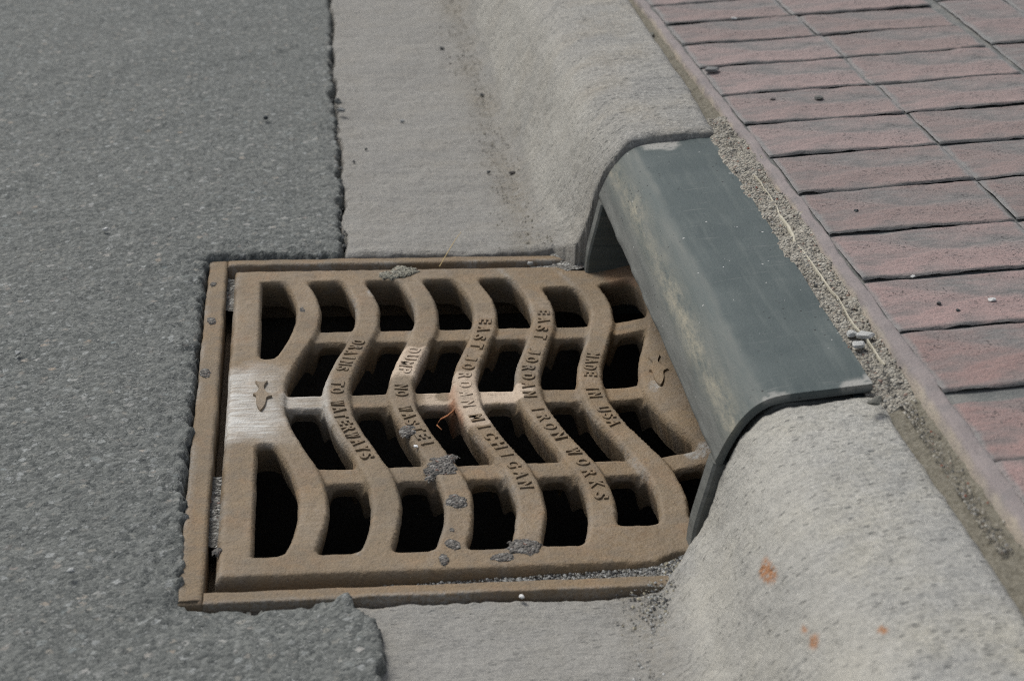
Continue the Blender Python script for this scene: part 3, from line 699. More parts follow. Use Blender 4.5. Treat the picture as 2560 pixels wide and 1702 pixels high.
def word(bar, txt, t0, t1, lh=0.0118):
    vs = []; fs = []; n = len(txt)
    for i, ch in enumerate(txt):
        t = t0+(t1-t0)*(i/(n-1) if n > 1 else 0.5)
        v, f, w, h = glyph(ch)
        adv = abs(t1-t0)/max(n-1, 1)
        ww = {'I': 0.0028, '!': 0.0026}.get(ch, min(0.0105, adv*0.72))
        lx = v[:, 0]*ww/w; ly = v[:, 1]*lh*(1.0 if ch != 'J' else 1.0)/h
        a = 0.0175*2*math.pi/0.356*math.sin(2*math.pi*t/0.356)     # dx/dt of the bar
        L = math.hypot(a, 1); right = np.array([-a, -1.0])/L; up = np.array([-right[1], right[0]])
        up = np.array([1.0, -a])/L
        cx = BX[bar]+float(wave(t)) + 0.0006*math.sin(i*2.3); cy = YC+t
        X = cx+right[0]*lx+up[0]*ly; Yw = cy+right[1]*lx+up[1]*ly
        Z = bend(X) - 0.0005 + (v[:, 2]+0.067)/0.134*0.0020
        b = len(vs); vs += list(zip(X, Yw, Z)); fs += [tuple(q+b for q in p) for p in f]
    nv = len(vs); P = np.array(vs)
    creamv = np.zeros(nv)
    if bar == 2 and txt == 'DUMP': creamv[:] = 0.9
    if bar == 3 and txt == 'JORDAN': creamv = sstep(0.045, 0.03, P[:, 1]-YC)*0.9
    z = np.zeros(nv)
    o = mk('raised_word', P, fs, M['iron'], gparts[bar+1], attrs=dict(grime=z+0.10, white=z, cream=creamv, rust=z, greydust=z), smooth=False)
    o['label'] = 'raised cast letters ' + txt
word(1, 'DRAINS', 0.106, 0.053); word(1, 'TO', 0.0235, 0.0105); word(1, 'WATERWAYS', -0.013, -0.106)
word(2, 'DUMP', 0.086, 0.046); word(2, 'NO', 0.0145, 0.002); word(2, 'WASTE!', -0.027, -0.088)
word(3, 'EAST', 0.1466, 0.0935); word(3, 'JORDAN', 0.0687, -0.020); word(3, 'MICHIGAN', -0.046, -0.160)
word(4, 'EAST', 0.164, 0.110); word(4, 'JORDAN', 0.079, -0.0055); word(4, 'IRON', -0.0335, -0.081); word(4, 'WORKS', -0.109, -0.181)
word(5, 'MADE', 0.068, 0.031); word(5, 'IN', 0.002, -0.010); word(5, 'USA', -0.037, -0.062)

# fish emblems cast on the tab and on the kerb side of the rim
FISH = [(-0.0065, 0.0335), (0.0000, 0.0300), (0.0062, 0.0335), (0.0035, 0.0245), (0.0028, 0.0190), (0.0052, 0.0090), (0.0110, 0.0005), (0.0060, -0.0035), (0.0050, -0.0140), (0.0035, -0.0220), (0.0, -0.0300), (-0.0032, -0.0235), (-0.0050, -0.0120), (-0.0056, 0.0010), (-0.0085, 0.0050), (-0.0050, 0.0090), (-0.0030, 0.0190), (-0.0045, 0.0260)]
def fish(cx, ct, sc, white, rot=0.0):
    n0 = len(FISH); pts = []
    for i in range(n0):                                    # smooth the outline
        p0, p1, p2, p3 = [np.array(FISH[(i+k-1) % n0]) for k in range(4)]
        for q in (0, .25, .5, .75):
            pts.append(0.5*((2*p1)+(p2-p0)*q+(2*p0-5*p1+4*p2-p3)*q*q+(3*p1-p0-3*p2+p3)*q**3))
    pts = np.array(pts)*sc; n = len(pts)
    ca, sa = math.cos(rot), math.sin(rot)
    pts = np.stack([pts[:, 0]*ca-pts[:, 1]*sa, pts[:, 0]*sa+pts[:, 1]*ca], 1)
    V = []; F = []
    nxt = np.roll(pts, -1, 0)-np.roll(pts, 1, 0); nrm = np.stack([-nxt[:, 1], nxt[:, 0]], 1); nrm /= np.linalg.norm(nrm, axis=1, keepdims=True)
    area = np.sum(pts[:, 0]*np.roll(pts[:, 1], -1)-np.roll(pts[:, 0], -1)*pts[:, 1])
    if area < 0: nrm = -nrm
    for (ins, h) in ((0, -0.002), (0.0001, 0.0016), (0.0005, 0.0024)):
        q = pts+nrm*ins
        for x, t in q: V.append((cx+x, YC+ct+t, bend(cx+x)+h))
    for l in range(2):
        for i in range(n): j = (i+1) % n; F.append((l*n+i, l*n+j, (l+1)*n+j, (l+1)*n+i) if area > 0 else (l*n+j, l*n+i, (l+1)*n+i, (l+1)*n+j))
    from mathutils.geometry import tessellate_polygon
    for t3 in tessellate_polygon([[Vector((p[0], p[1], 0)) for p in V[2*n:]]]):
        a3, b3, c3 = [Vector((V[2*n+k][0], V[2*n+k][1], 0)) for k in t3]
        F.append(tuple(2*n+k for k in (t3 if (b3-a3).cross(c3-a3).z > 0 else t3[::-1])))
    z = np.zeros(len(V))
    return mk('fish_emblem', V, F, M['iron'], gparts[0], attrs=dict(wear=z+0.3, grime=z, white=z+white, cream=z, rust=z, greydust=z), smooth=False)
fish(-0.0405, 0.002, 0.86, 0.08)['label'] = 'raised fish emblem on the white scraped tab'
fish(0.3175, 0.020, 0.88, 0.0, -0.08)['label'] = 'raised fish emblem beside the kerb hood'

# ------------------------------------------------------------------ kerb hood
HP = [(0.3000, 0.0800), (0.3035, 0.0905), (0.3085, 0.1020), (0.3150, 0.1140), (0.3240, 0.1250), (0.3350, 0.1320), (0.3480, 0.1350), (0.3800, 0.1385), (HX_BACK, 0.1420)]
LEG = [(0.2870, -0.020), (0.2880, 0.004), (0.2885, 0.020), (0.2925, 0.040), (0.2965, 0.060), (0.3000, 0.0800)]
def densify(p, n):
    p = np.array(p); s = np.r_[0, np.cumsum(np.linalg.norm(np.diff(p, axis=0), axis=1))]; q = np.linspace(0, s[-1], n)
    r = np.stack([np.interp(q, s, p[:, 0]), np.interp(q, s, p[:, 1])], 1)
    for _ in range(6): r[1:-1] = 0.25*r[:-2]+0.5*r[1:-1]+0.25*r[2:]
    return r, q
def build_hood():
    root = empty('kerb_hood', (0.35, (HY0+HY1)/2, 0.0))
    tag(root, 'curved slate green metal kerb hood over the drain mouth, scuffed along its front', 'kerb hood')
    outer, q = densify(HP, 64)
    tg = np.gradient(outer, axis=0); tg /= np.linalg.norm(tg, axis=1, keepdims=True)
    nr = np.stack([-tg[:, 1], tg[:, 0]], 1)
    th = 0.0065
    inner = outer - nr*th
    # rounded lip at the front, closed back edge
    lip = [outer[0]*0.5+inner[0]*0.5 - tg[0]*0.0035]
    ring = np.r_[outer, inner[::-1], lip]
    qq = np.r_[q, np.full(len(q), -1.0), -1.0]
    ys = np.r_[HY0, HY0+0.0008, np.arange(HY0+0.003, HY1-0.003, 0.0035), HY1-0.0008, HY1]
    nr_ = len(ring); V = []; U = []; VV = []
    for y in ys:
        e = 0.0008 if (y == HY0 or y == HY1) else 0.0
        jig = 0.0008*fbm(np.array([y]), np.array([0.3]), 20, 3, 301)[0]
        for (x, z), k in zip(ring, qq):
            V.append((x+jig, y, z)); U.append(k); VV.append(y)
    n = len(ys); F = []
    for j in range(n-1):
        for i in range(nr_):
            i2 = (i+1) % nr_; F.append((j*nr_+i, (j+1)*nr_+i, (j+1)*nr_+i2, j*nr_+i2))
    m = len(outer)
    for j, rev in ((0, False), (n-1, True)):               # end faces as a strip between outer and inner
        for i in range(m-1):
            a, b, c, d = j*nr_+i, j*nr_+i+1, j*nr_+2*m-2-i, j*nr_+2*m-1-i
            F.append((a, b, c, d) if not rev else (d, c, b, a))
        F.append((j*nr_, j*nr_+2*m-1, j*nr_+2*m) if not rev else (j*nr_+2*m, j*nr_+2*m-1, j*nr_))
    P = np.array(V); U = np.array(U); VV = np.array(VV)
    P[:, 2] += np.where(U >= 0, 0.0012*fbm(P[:, 0], P[:, 1], 14, 3, 303), 0)
    P[:, 0] += np.where((U < 0.004), 0.0012*fbm(P[:, 1], P[:, 1]*0, 40, 3, 305), 0)
    top = (U >= 0)
    nz = fbm(U, VV, 40, 4, 311)
    shoulder = 0.055
    worn = top*(1-sstep(0.060, 0.068, U+0.004*nz))
    scuff = top*np.exp(-((U-(0.030+0.010*(VV-1.35)+0.005*fbm(VV, VV*0, 9, 2, 313)))/0.0105)**2)*np.clip(0.85+0.8*fbm(VV, U, 14, 3, 315), 0, 1)
    greyf = top*(1-sstep(0.010, 0.028, U+0.006*nz)) + (~top)*0.6
    cem = np.zeros(len(P))
    def cb(x, y, rx, ry): return top*(1-sstep(0.75, 1.1, np.hypot((P[:, 0]-x)/rx, (P[:, 1]-y)/ry)+0.8*nz))
    cem = np.maximum(cem, cb(0.362, HY1, 0.020, 0.024)); cem = np.maximum(cem, cb(0.402, HY0, 0.014, 0.012)); cem = np.maximum(cem, 0.8*cb(0.34, HY0, 0.01, 0.006)); cem = np.maximum(cem, cb(0.412, HY0+0.004, 0.004, 0.014))
    sh = np.array(F, dtype=object)
    # smooth the long surfaces only: split the mesh at the end faces by duplicating
    o = mk('top_plate', P, F, M['hood'], root, attrs=dict(u=np.maximum(U, 0), v=VV, worn=worn, scuff=np.clip(scuff, 0, 1), greyface=np.clip(greyf, 0, 1), cement=np.clip(cem, 0, 1)))
    o.data.polygons.foreach_set('use_smooth', np.r_[np.ones((n-1)*nr_, bool), np.zeros(len(o.data.polygons)-(n-1)*nr_, bool)])
    o.data.set_sharp_from_angle(angle=math.radians(50)) if hasattr(o.data, 'set_sharp_from_angle') else None
    # end plates: front edge follows the hood's outline down to the grate
    front, _ = densify(LEG+HP[1:6], 40)
    def plate(y0, y1):
        f2 = front.copy(); k = f2[:, 1] > 0.078
        pr = [tuple(p) for p in f2[~k]] + [(p[0]+0.0115, p[1]-0.005) for p in f2[k]]
        pr += [(HX_BACK-0.012, 0.128), (HX_BACK-0.012, -0.045), (0.30, -0.045)]
        pr = np.array(pr); n = len(pr)
        V = []; r = 0.0022
        for y, ins in ((y0, r), (y0+r, 0), (y1-r, 0), (y1, r)):
            for i, (x, z) in enumerate(pr): V.append((x+ins*(i < n-3), y, z))
        F = []
        for l in range(3):
            for i in range(n): j = (i+1) % n; F.append((l*n+i, (l+1)*n+i, (l+1)*n+j, l*n+j))
        F.append(tuple(range(n))); F.append(tuple(range(4*n-1, 3*n-1, -1)))
        V = np.array(V); z = np.zeros(len(V))
        gf = np.ones(len(V)); gf[:n] = 0.0 if y1 > YC else 1.0; gf[3*n:] = 1.0 if y1 > YC else 0.0      # the inner face is left without the grey, so it is darker
        o = mk('end_plate', V, F, M['hood'], root, attrs=dict(u=V[:, 2]*1.0, v=V[:, 1], worn=z, scuff=z+0.25, greyface=gf, cement=z), smooth=False)
    plate(HY0+0.0015, HY0+0.020); plate(HY1-0.020, HY1-0.0015)
    v, f = box(HX_BACK-0.0115, HX_BACK-0.001, HY0+0.003, HY1-0.003, -0.06, 0.1305)
    z = np.zeros(8)
    mk('back_plate', v, f, M['hood'], root, attrs=dict(u=z, v=z, worn=z, scuff=z, greyface=z, cement=z), smooth=False)
build_hood()

# ------------------------------------------------------------------ sidewalk of stamped bricks
def build_sidewalk():
    ys = np.r_[graded(-40, 0.45, 0.46, 0.461, 0.01)[:-2], np.arange(0.45, 2.7, 0.01), graded(2.7, 2.7, 2.71, 60, 0.02)[2:]]
    xo = np.array([0.0, 0.006, 0.02, 0.05, 0.2, 0.5, 1.5, 5, 40.0])
    U, Y = np.meshgrid(xo, ys)
    X = sw_edge(Y)+0.010+U; Z = sw_z(np.minimum(X, 1.4)) - 0.0024
    base = sheet('sidewalk', X, Y, Z, M['joint'])
    tag(base, 'sidewalk of stamped mauve bricks sloping up from the kerb', 'sidewalk', kind='structure')
    # plain band along the kerb side
    ys = np.arange(0.45, 2.7, 0.004); us = np.r_[-0.0005, 0.0, 0.0015, 0.003, np.linspace(0.0045, 0.0130, 6), 0.0145, 0.0156, 0.0162]
    zs = np.r_[-0.05, -0.010, -0.0035, -0.0012, np.zeros(6), -0.0004, -0.0015, -0.005]
    U, Y = np.meshgrid(us, ys); ZZ = np.tile(zs, (len(ys), 1))
    bw = 0.92+0.10*fbm(Y, Y*0, 9, 3, 401)
    X = sw_edge(Y)+U*bw*np.interp(Y, [0.9, 1.3, 2.0], [1.15, 0.9, 0.85])+0.0022*fbm(Y, U*0, 35, 3, 403)
    Z = sw_z(X)+ZZ+0.0018*fbm(X, Y, 40, 3, 405)+0.0006*vnoise(X*300, Y*300, 407)
    ed = 1-sstep(0.0, 0.003, U+0.003*fbm(X, Y, 60, 3, 409))
    sheet('edge_band', X, Y, Z, M['band'], parent=base, attrs=dict(edge=ed))
    rng = random.Random(5)
    def brick(x0, x1, y0, y1, red, seed, curve=False):
        g = 0.0007
        nx = max(10, int((x1-x0)/0.006)); ny = max(10, int((y1-y0)/0.006))
        e = np.array([0, 0.0012, 0.003, 0.0055]);
        u = np.r_[e, np.linspace(0.009, (x1-x0)-2*g-0.009, nx), (x1-x0)-2*g-e[::-1]]
        v = np.r_[e, np.linspace(0.009, (y1-y0)-2*g-0.009, ny), (y1-y0)-2*g-e[::-1]]
        Uu, Vv = np.meshgrid(u, v)
        w = (x1-x0)-2*g; h = (y1-y0)-2*g
        d = np.minimum(np.minimum(Uu, w-Uu), np.minimum(Vv, h-Vv))
        X = x0+g+Uu; Y = y0+g+Vv
        # wavy hand-made edges
        ew = np.exp(-d/0.008)
        nb = lambda q, b, sd_: 0.0016*fbm(q, q*0+round(b*200)*0.37, 20, 3, sd_)
        sx = np.exp(-Uu/0.008)*nb(Y, x0, 71)*0.6+np.exp(-(w-Uu)/0.008)*nb(Y, x1, 71)*0.6
        sy = np.exp(-Vv/0.008)*nb(X, y0, 77)+np.exp(-(h-Vv)/0.008)*nb(X, y1, 77)
        X = X+sx; Y = Y+sy
        dy_ = np.minimum(Vv, h-Vv); dx_ = np.minimum(Uu, w-Uu)
        pf = lambda dd, r: 1-np.sqrt(np.clip(1-(1-np.clip(dd/r, 0, 1))**2, 0, 1))
        prof = -0.0032*pf(dy_+0.0012*fbm(X, Y, 60, 3, seed+11), 0.0042)-0.0012*pf(dx_, 0.0060)
        # the joints along the rows are cut deeper on the far lip of each brick
        lipfar = 0.0018*np.exp(-Vv/0.010)
        Z = sw_z(X)+prof+lipfar+0.0026*fbm(X, Y, 11, 3, seed+5)+0.0013*fbm(X, Y, 55, 3, seed+7)
        jn = sstep(0.0034, 0.0004, dy_+0.0024*fbm(X, Y, 70, 3, seed+8))
        sj = sstep(0.0060, 0.0015, dx_+0.004*fbm(X, Y, 50, 3, seed+9))
        cx, cy = (x0+x1)/2, (y0+y1)/2
        o = sheet('brick', X, Y, Z, M['brick'], attrs=dict(joint=jn, side=sj))
        me = o.data; off = Vector((cx, cy, sw_z(cx)))
        me.transform(Matrix.Translation(-off)); o.parent = base; o.location = off
        o.color = (*red, 1)
        return o
    rows = [0.575, 0.67, 0.765, 0.86, 0.951, 1.0415, 1.149, 1.2435, 1.341, 1.4395, 1.537, 1.632, 1.729, 1.827, 1.916, 2.002, 2.088, 2.18, 2.272, 2.364, 2.456]
    for i in range(len(rows)-1):
        ya, yb = rows[i], rows[i+1]
        if abs(ya-1.0415) < 1e-6: ya += 0.007
        if abs(yb-1.0415) < 1e-6: yb -= 0.006
        ym = (ya+yb)/2
        xa = float(sw_edge(ym))+0.0130
        j1 = float(np.interp(ym, [1.3, 1.5, 1.7, 1.9, 2.05], [0.623, 0.620, 0.615, 0.608, 0.598])) + rng.uniform(-0.002, 0.002)
        j2 = float(np.interp(ym, [1.5, 1.75, 2.0], [0.784, 0.781, 0.772]))
        warm = sstep(1.5, 0.95, ym)
        for (a, b) in ((xa, j1), (j1, j2)):
            if b > 0.79 and False: continue
            t = rng.uniform(-0.04, 0.03)
            red = (0.252+0.050*warm+t, 0.185+0.008*warm+t*0.75, 0.171+0.004*warm+t*0.75)
            brick(a, b, ya, yb, red, 500+i*17+int(a*100))
    # bricks laid along the street beyond the second joint
    for k, x0 in enumerate((0.784, 0.8655, 0.947)):
        for q, y0 in enumerate((1.272, 1.4595, 1.647, 1.8345, 2.022, 2.2095)):
            t = rng.uniform(-0.02, 0.02)
            brick(x0, x0+0.0815, y0, y0+0.1875, (0.215+t, 0.160+t*0.7, 0.150+t*0.7), 900+k*19+q*7)
    return base
sidewalk = build_sidewalk()

# ------------------------------------------------------------------ channel between kerb and sidewalk
def build_channel():
    # rough mortar behind the hood
    ys = np.arange(1.055, 1.665, 0.0021); us = np.linspace(0, 1, 26)
    U, Y = np.meshgrid(us, ys)
    x0 = np.interp(Y, [1.05, 1.085, 1.62, 1.64], [0.414, 0.408, 0.408, 0.414]); x1 = sw_edge(Y)+0.006
    X = x0+(x1-x0)*U
    zb = np.interp(Y, [1.05, 1.075, 1.10, 1.6, 1.66], [0.131, 0.135, 0.140, 0.143, 0.144])
    Z = zb + 0.004*U + 0.005*fbm(X, Y, 38, 4, 601)+0.0032*fbm(X, Y, 130, 3, 603)+0.0018*vnoise(X*330, Y*330, 605) - 0.004*np.exp(-U/0.08)
    m = sheet('mortar_joint', X, Y, Z, M['mortar'])
    tag(m, 'rough crumbling mortar between the green hood and the sidewalk', 'mortar', kind='stuff')
    # sandy channels behind both kerbs
    for (a, b, lab, zz) in ((0.45, 1.062, 'sandy gap between the near kerb and the sidewalk', 0.1455), (1.66, 2.75, 'sandy gap between the far kerb and the sidewalk', 0.1445)):
        ys = np.arange(a, b, 0.003); us = np.linspace(0, 1, 16); U, Y = np.meshgrid(us, ys)
        x1 = sw_edge(Y)+0.006; x0 = x1-(0.030 if a < 1 else 0.040)
        X = x0+(x1-x0)*U
        Z = zz+0.016*(U-1.0)*(a < 1)+0.003*fbm(X, Y, 30, 4, 611)+0.0022*vnoise(X*240, Y*240, 613)-0.003*np.exp(-((U-0.62)/0.3)**2)
        s = sheet('joint_sand', X, Y, Z, M['sand']); tag(s, lab, 'sand', kind='stuff')
    # cream bead of sealant along the mortar
    yy = np.arange(1.108, 1.505, 0.004)
    V = []; F = []; ns = 7
    for i, y in enumerate(yy):
        xc = 0.4275+0.0035*fbm(np.array([y]), np.array([0.7]), 16, 3, 621)[0]*2 - 0.002*(y-1.3)
        w = 0.0003+0.0007*max(0, vnoise(np.array([y*19]), np.array([3.3]), 623)[0]+0.25)
        if abs(y-1.37) < 0.03: w += 0.0010
        zc = np.interp(y, [1.1, 1.6], [0.1434, 0.1464])
        for k in range(ns):
            a = math.pi*k/(ns-1); V.append((xc-math.cos(a)*w, y, zc+math.sin(a)*w*1.3-0.002*(k in (0, ns-1))))
        if i:
            for k in range(ns-1): F.append(((i-1)*ns+k, i*ns+k, i*ns+k+1, (i-1)*ns+k+1))
    b = mk('sealant_bead', V, F, M['bead'], origin=(0.4275, 1.3, 0.14)); tag(b, 'thin cream bead of sealant along the mortar behind the hood', 'sealant')
build_channel()

# ------------------------------------------------------------------ loose stones, lumps and crumbs
def rock_mesh(seed, sub=2, flat=0.62, rough=0.5):
    import bmesh
    bm = bmesh.new(); bmesh.ops.create_icosphere(bm, subdivisions=sub, radius=1.0)
    r = random.Random(seed)
    dirs = [Vector((r.gauss(0, 1), r.gauss(0, 1), r.gauss(0, 1))).normalized() for _ in range(9)]
    cut = [r.uniform(0.42, 0.80) for _ in dirs]
    for v in bm.verts:
        p = v.co.copy()
        for d, c in zip(dirs, cut):
            e = p.dot(d)-c
            if e > 0: p -= d*e*1.0
        v.co = p*(1+rough*0.15*r.uniform(-1, 1)); v.co.z *= flat
    me = bpy.data.meshes.new('rock'); bm.to_mesh(me); bm.free()
    return me
ROCKS = [rock_mesh(40+i, 2, 0.5+0.12*(i % 4)) for i in range(8)]
for me in ROCKS: me.materials.append(M['stone'])
def stone(name, p, size, colr, label, cat='pebble', group=None, sq=(1, 1, 1), k=None, rz=None, mat=None):
    me = ROCKS[(k if k is not None else random.randrange(8))]
    if mat: me = me.copy(); me.materials.clear(); me.materials.append(mat)
    o = bpy.data.objects.new(name, me); col.objects.link(o)
    size *= 0.82
    o.scale = (size*sq[0], size*sq[1], size*sq[2]); o.rotation_euler = (0, 0, rz if rz is not None else random.uniform(0, 6.28))
    o.location = (p[0], p[1], p[2]+size*sq[2]*0.38); o.color = (*colr, 1)
    return tag(o, label, cat, group)
DK, GY, LT, WH, BRN = (0.035, 0.042, 0.045), (0.16, 0.17, 0.17), (0.32, 0.33, 0.32), (0.62, 0.62, 0.60), (0.20, 0.16, 0.115)
zr = 0.0105
stone('pebble', dp(613, 274, zr), 0.0052, DK, 'small black pebble lying alone on the asphalt left of the gutter edge')
stone('pebble', dp(243, 531, zr), 0.0050, WH, 'white angular pebble on the asphalt, far left of the frame corner')
stone('pebble', dp(163, 1316, zr), 0.0050, LT, 'pale grey pebble on the asphalt left of the near frame corner')
stone('pebble', dp(41, 815, zr), 0.0045, LT, 'pale pebble at the left edge of the asphalt')
stone('pebble', dp(786, 256, 0.008), 0.0075, GY, 'grey pebble lying on the crumbled road edge by the gutter', sq=(1.3, 1, .8))
stone('pebble', dp(779, 238, 0.008), 0.0075, (0.10, 0.105, 0.1), 'dark lump beside the grey pebble on the road edge')
zg = 0.0045
stone('pebble', dp(1017, 112, zg), 0.0058, GY, 'grey flat pebble high up on the far gutter', sq=(1.3, 1, .7))
stone('pebble', dp(1110, 222, zg), 0.0042, DK, 'dark pebble in the sand at the foot of the far kerb')
stone('pebble', dp(926, 281, zg), 0.0042, LT, 'pale pebble in the middle of the far gutter')
stone('pebble', dp(1124, 398, zg), 0.0042, DK, 'dark pebble left of a larger one near the kerb foot')
stone('pebble', dp(1182, 401, zg), 0.0062, (0.05, 0.045, 0.042), 'larger dark crumb at the kerb foot before the hood', sq=(1.2, 1, .8))
stone('pebble', dp(843, 345, zg), 0.0028, DK, 'tiny dark crumb on the far gutter near the road edge')
stone('pebble', dp(815, 374, zg), 0.0030, (0.1, 0.1, 0.1), 'tiny grey crumb beside the road edge on the far gutter')
stone('pebble', dp(1221, 609, 0.0), 0.0042, LT, 'pale pebble in the gap beside the far frame rail')
stone('pebble', dp(1201, 1375, -0.001), 0.0030, WH, 'tiny white pebble against the near frame rail')
def on_walk(px, py):
    d = (px*2560/2358-1280)*CR-(py*2560/2358-851)*CU+FPX*CF
    t = (0.15-0.07*0.44-HC)/(d[2]-0.07*d[0]); return np.array([0, 0, HC])+d*t
for (px, py, s, c, lab) in ((1643, 166, 0.0115, (0.17, 0.17, 0.165), 'dark flat chip near the kerb end of a brick row'), (1886, 229, 0.0062, (0.12, 0.12, 0.11), 'dark crumb in the middle of a sidewalk brick'),
                            (1778, 231, 0.0045, (0.17, 0.15, 0.14), 'small brown crumb left of the dark crumb on a brick'), (1690, 45, 0.0050, WH, 'white pebble on the far bricks'),
                            (2284, 693, 0.0042, WH, 'white pebble in the joint between two near bricks'), (1498, 70, 0.0095, (0.12, 0.12, 0.10), 'dark stone in the sandy gap behind the far kerb'),
                            (2102, 638, 0.0026, WH, 'tiny white stone in the brick joint beside the band'), (2162, 700, 0.0030, (0.05, 0.05, 0.05), 'tiny black stone on the near brick corner'),
                            (1972, 488, 0.0030, DK, 'tiny black stone on the band beside the bricks'), (2206, 697+20, 0.0026, DK, 'tiny black crumb on the near brick')):
    p = on_walk(px, py)
    if lab.startswith('dark stone'): p[2] = 0.140
    stone('pebble', p+np.array([0, 0, 0.0005]), s, c, lab, sq=(1.2, 0.9, 0.7))
# broken cement pieces behind the hood
for i, (px, py, s, sq, lab) in enumerate(((1997, 778, 0.0095, (1.25, 0.9, .8), 'pale broken cement piece, larger of three behind the hood'), (1962, 773, 0.0065, (1, 1, .8), 'small pale cement piece left of the larger one'),
                                          (1981, 798, 0.0085, (1.1, .9, .8), 'pale cement piece nearest the hood corner'), (2015, 928, 0.0085, (1.5, .7, .6), 'flat dark stone in the sand beyond the hood corner'))):
    stone('cement_piece' if i < 3 else 'pebble', dp(px, py, 0.143), s, (1, 1, 1) if i < 3 else (0.10, 0.10, 0.085), lab, 'stone', sq=sq, mat=M['cement'] if i < 3 else None)
rr = random.Random(11)
# grains scattered over the mortar and the sand: too small and many to count
def grains(name, region, n, smin_, smax_, cols, label, zfun, seed):
    rr = random.Random(seed); V = []; F = []; Cc = []
    for _ in range(n):
        x, y = region(rr); s = smin_+(smax_-smin_)*rr.random()**3; z = zfun(x, y)
        c = rr.choice(cols); b = len(V)
        base = [(1, 0, 0), (0, 1, 0), (-1, 0, 0), (0, -1, 0), (0, 0, 0.85), (0, 0, -0.5)]
        a = rr.uniform(0, 6.28); ca, sa = math.cos(a), math.sin(a); ax = rr.uniform(0.7, 1.4)
        for (p, q, w) in base:
            p *= ax*rr.uniform(.8, 1.2); q *= rr.uniform(.8, 1.2)
            V.append((x+s*(p*ca-q*sa), y+s*(p*sa+q*ca), z+s*w*rr.uniform(.8, 1.2)))
        for q in range(4):
            F.append((b+q, b+(q+1) % 4, b+4)); F.append((b+(q+1) % 4, b+q, b+5))
        Cc += [c]*6
    o = mk(name, V, F, None, smooth=False)
    ca_ = o.data.attributes.new('tone', 'FLOAT_COLOR', 'POINT')
    ca_.data.foreach_set('color', np.array([(*c, 1) for c in Cc], np.float32).ravel())
    o.data.materials.append(M['grain']); tag(o, label, 'grit', kind='stuff')
    return o
_n = NT('loose_grains'); _a = _n.t.nodes.new('ShaderNodeAttribute'); _a.attribute_name = 'tone'
M['grain'] = _n.done(_a.outputs['Color'], 0.8)
SC = [(0.32, 0.30, 0.25), (0.40, 0.38, 0.33), (0.26, 0.24, 0.20), (0.34, 0.31, 0.25), (0.07, 0.07, 0.066), (0.25, 0.22, 0.17), (0.30, 0.29, 0.265), (0.15, 0.145, 0.13)]
SCR = SC+[(0.25, 0.09, 0.06)]
def reg_mortar(r):
    y = 1.06+0.60*r.random(); x = 0.412+(float(sw_edge(y))-0.410)*r.random(); return x, y
grains('mortar_grains', reg_mortar, 1300, 0.0004, 0.0018, SC*4+SCR, 'loose sand grains and small stones on the mortar behind the hood', lambda x, y: np.interp(y, [1.05, 1.075, 1.10, 1.6, 1.66], [0.132, 0.136, 0.1415, 0.1445, 0.1455])+0.10*max(0, x-0.415), 3)
def reg_near(r):
    y = 0.86+0.20*r.random(); x = float(sw_edge(y))-0.014+0.005*abs(r.gauss(0, 1)); return x, y
grains('channel_grains', reg_near, 700, 0.0004, 0.0016, SC*3+SCR, 'grit along the near kerb back edge', lambda x, y: 0.1365+0.30*max(0, x-0.425), 4)
def reg_gut(r):
    y = 1.66+1.1*r.random(); x = r.gauss(0.240, 0.014); return x, y
grains('gutter_grains', reg_gut, 1500, 0.0004, 0.0017, [(0.22, 0.20, 0.155), (0.30, 0.28, 0.24), (0.26, 0.24, 0.19), (0.20, 0.185, 0.15), (0.10, 0.095, 0.085)], 'thin line of sand along the foot of the far kerb', lambda x, y: 0.0050+max(0, x-0.235)*0.30, 5)
def reg_gap(r):
    x = 0.0+0.275*r.random()**0.75; return x, 1.0545+0.014*r.random()
GC = [(0.30, 0.30, 0.28), (0.42, 0.42, 0.40), (0.14, 0.14, 0.135), (0.05, 0.05, 0.05), (0.22, 0.21, 0.185)]
grains('gap_grains', reg_gap, 1500, 0.0006, 0.0018, GC, 'grit lying in the gap before the grate', lambda x, y: np.interp(x, [0.0, 0.05, 0.2, 0.27], [-0.020, -0.011, -0.006, -0.003]), 6)
def reg_corner(r):
    return 0.262+0.030*r.random(), 1.035+0.034*r.random()
grains('corner_grains', reg_corner, 900, 0.0006, 0.0020, GC+[(0.33, 0.30, 0.22)], 'sand heaped at the near foot of the hood', lambda x, y: np.interp(x, [0.262, 0.29], [0.000, 0.012])-0.002, 7)
def reg_pan(r):
    y = 0.93+0.115*r.random(); x = 0.246+r.gauss(0, 0.012); return x, y
grains('pan_grains', reg_pan, 800, 0.0005, 0.0017, GC+[(0.33, 0.30, 0.22)], 'sand along the foot of the near kerb', lambda x, y: -0.0035+max(0, x-0.235)*0.25, 8)
def reg_road(r):
    y = 0.9+1.8*r.random(); x = float(0.040+0.004*r.gauss(0, 1.6)); return x, y
grains('edge_grains', lambda r: (0.0415+0.003*r.gauss(0, 1), 1.66+1.0*r.random()), 220, 0.0006, 0.0030, [(0.06, 0.062, 0.06), (0.10, 0.10, 0.095), (0.15, 0.15, 0.14), (0.20, 0.19, 0.165)], 'crumbs of asphalt along the road edge', lambda x, y: 0.0035, 9)

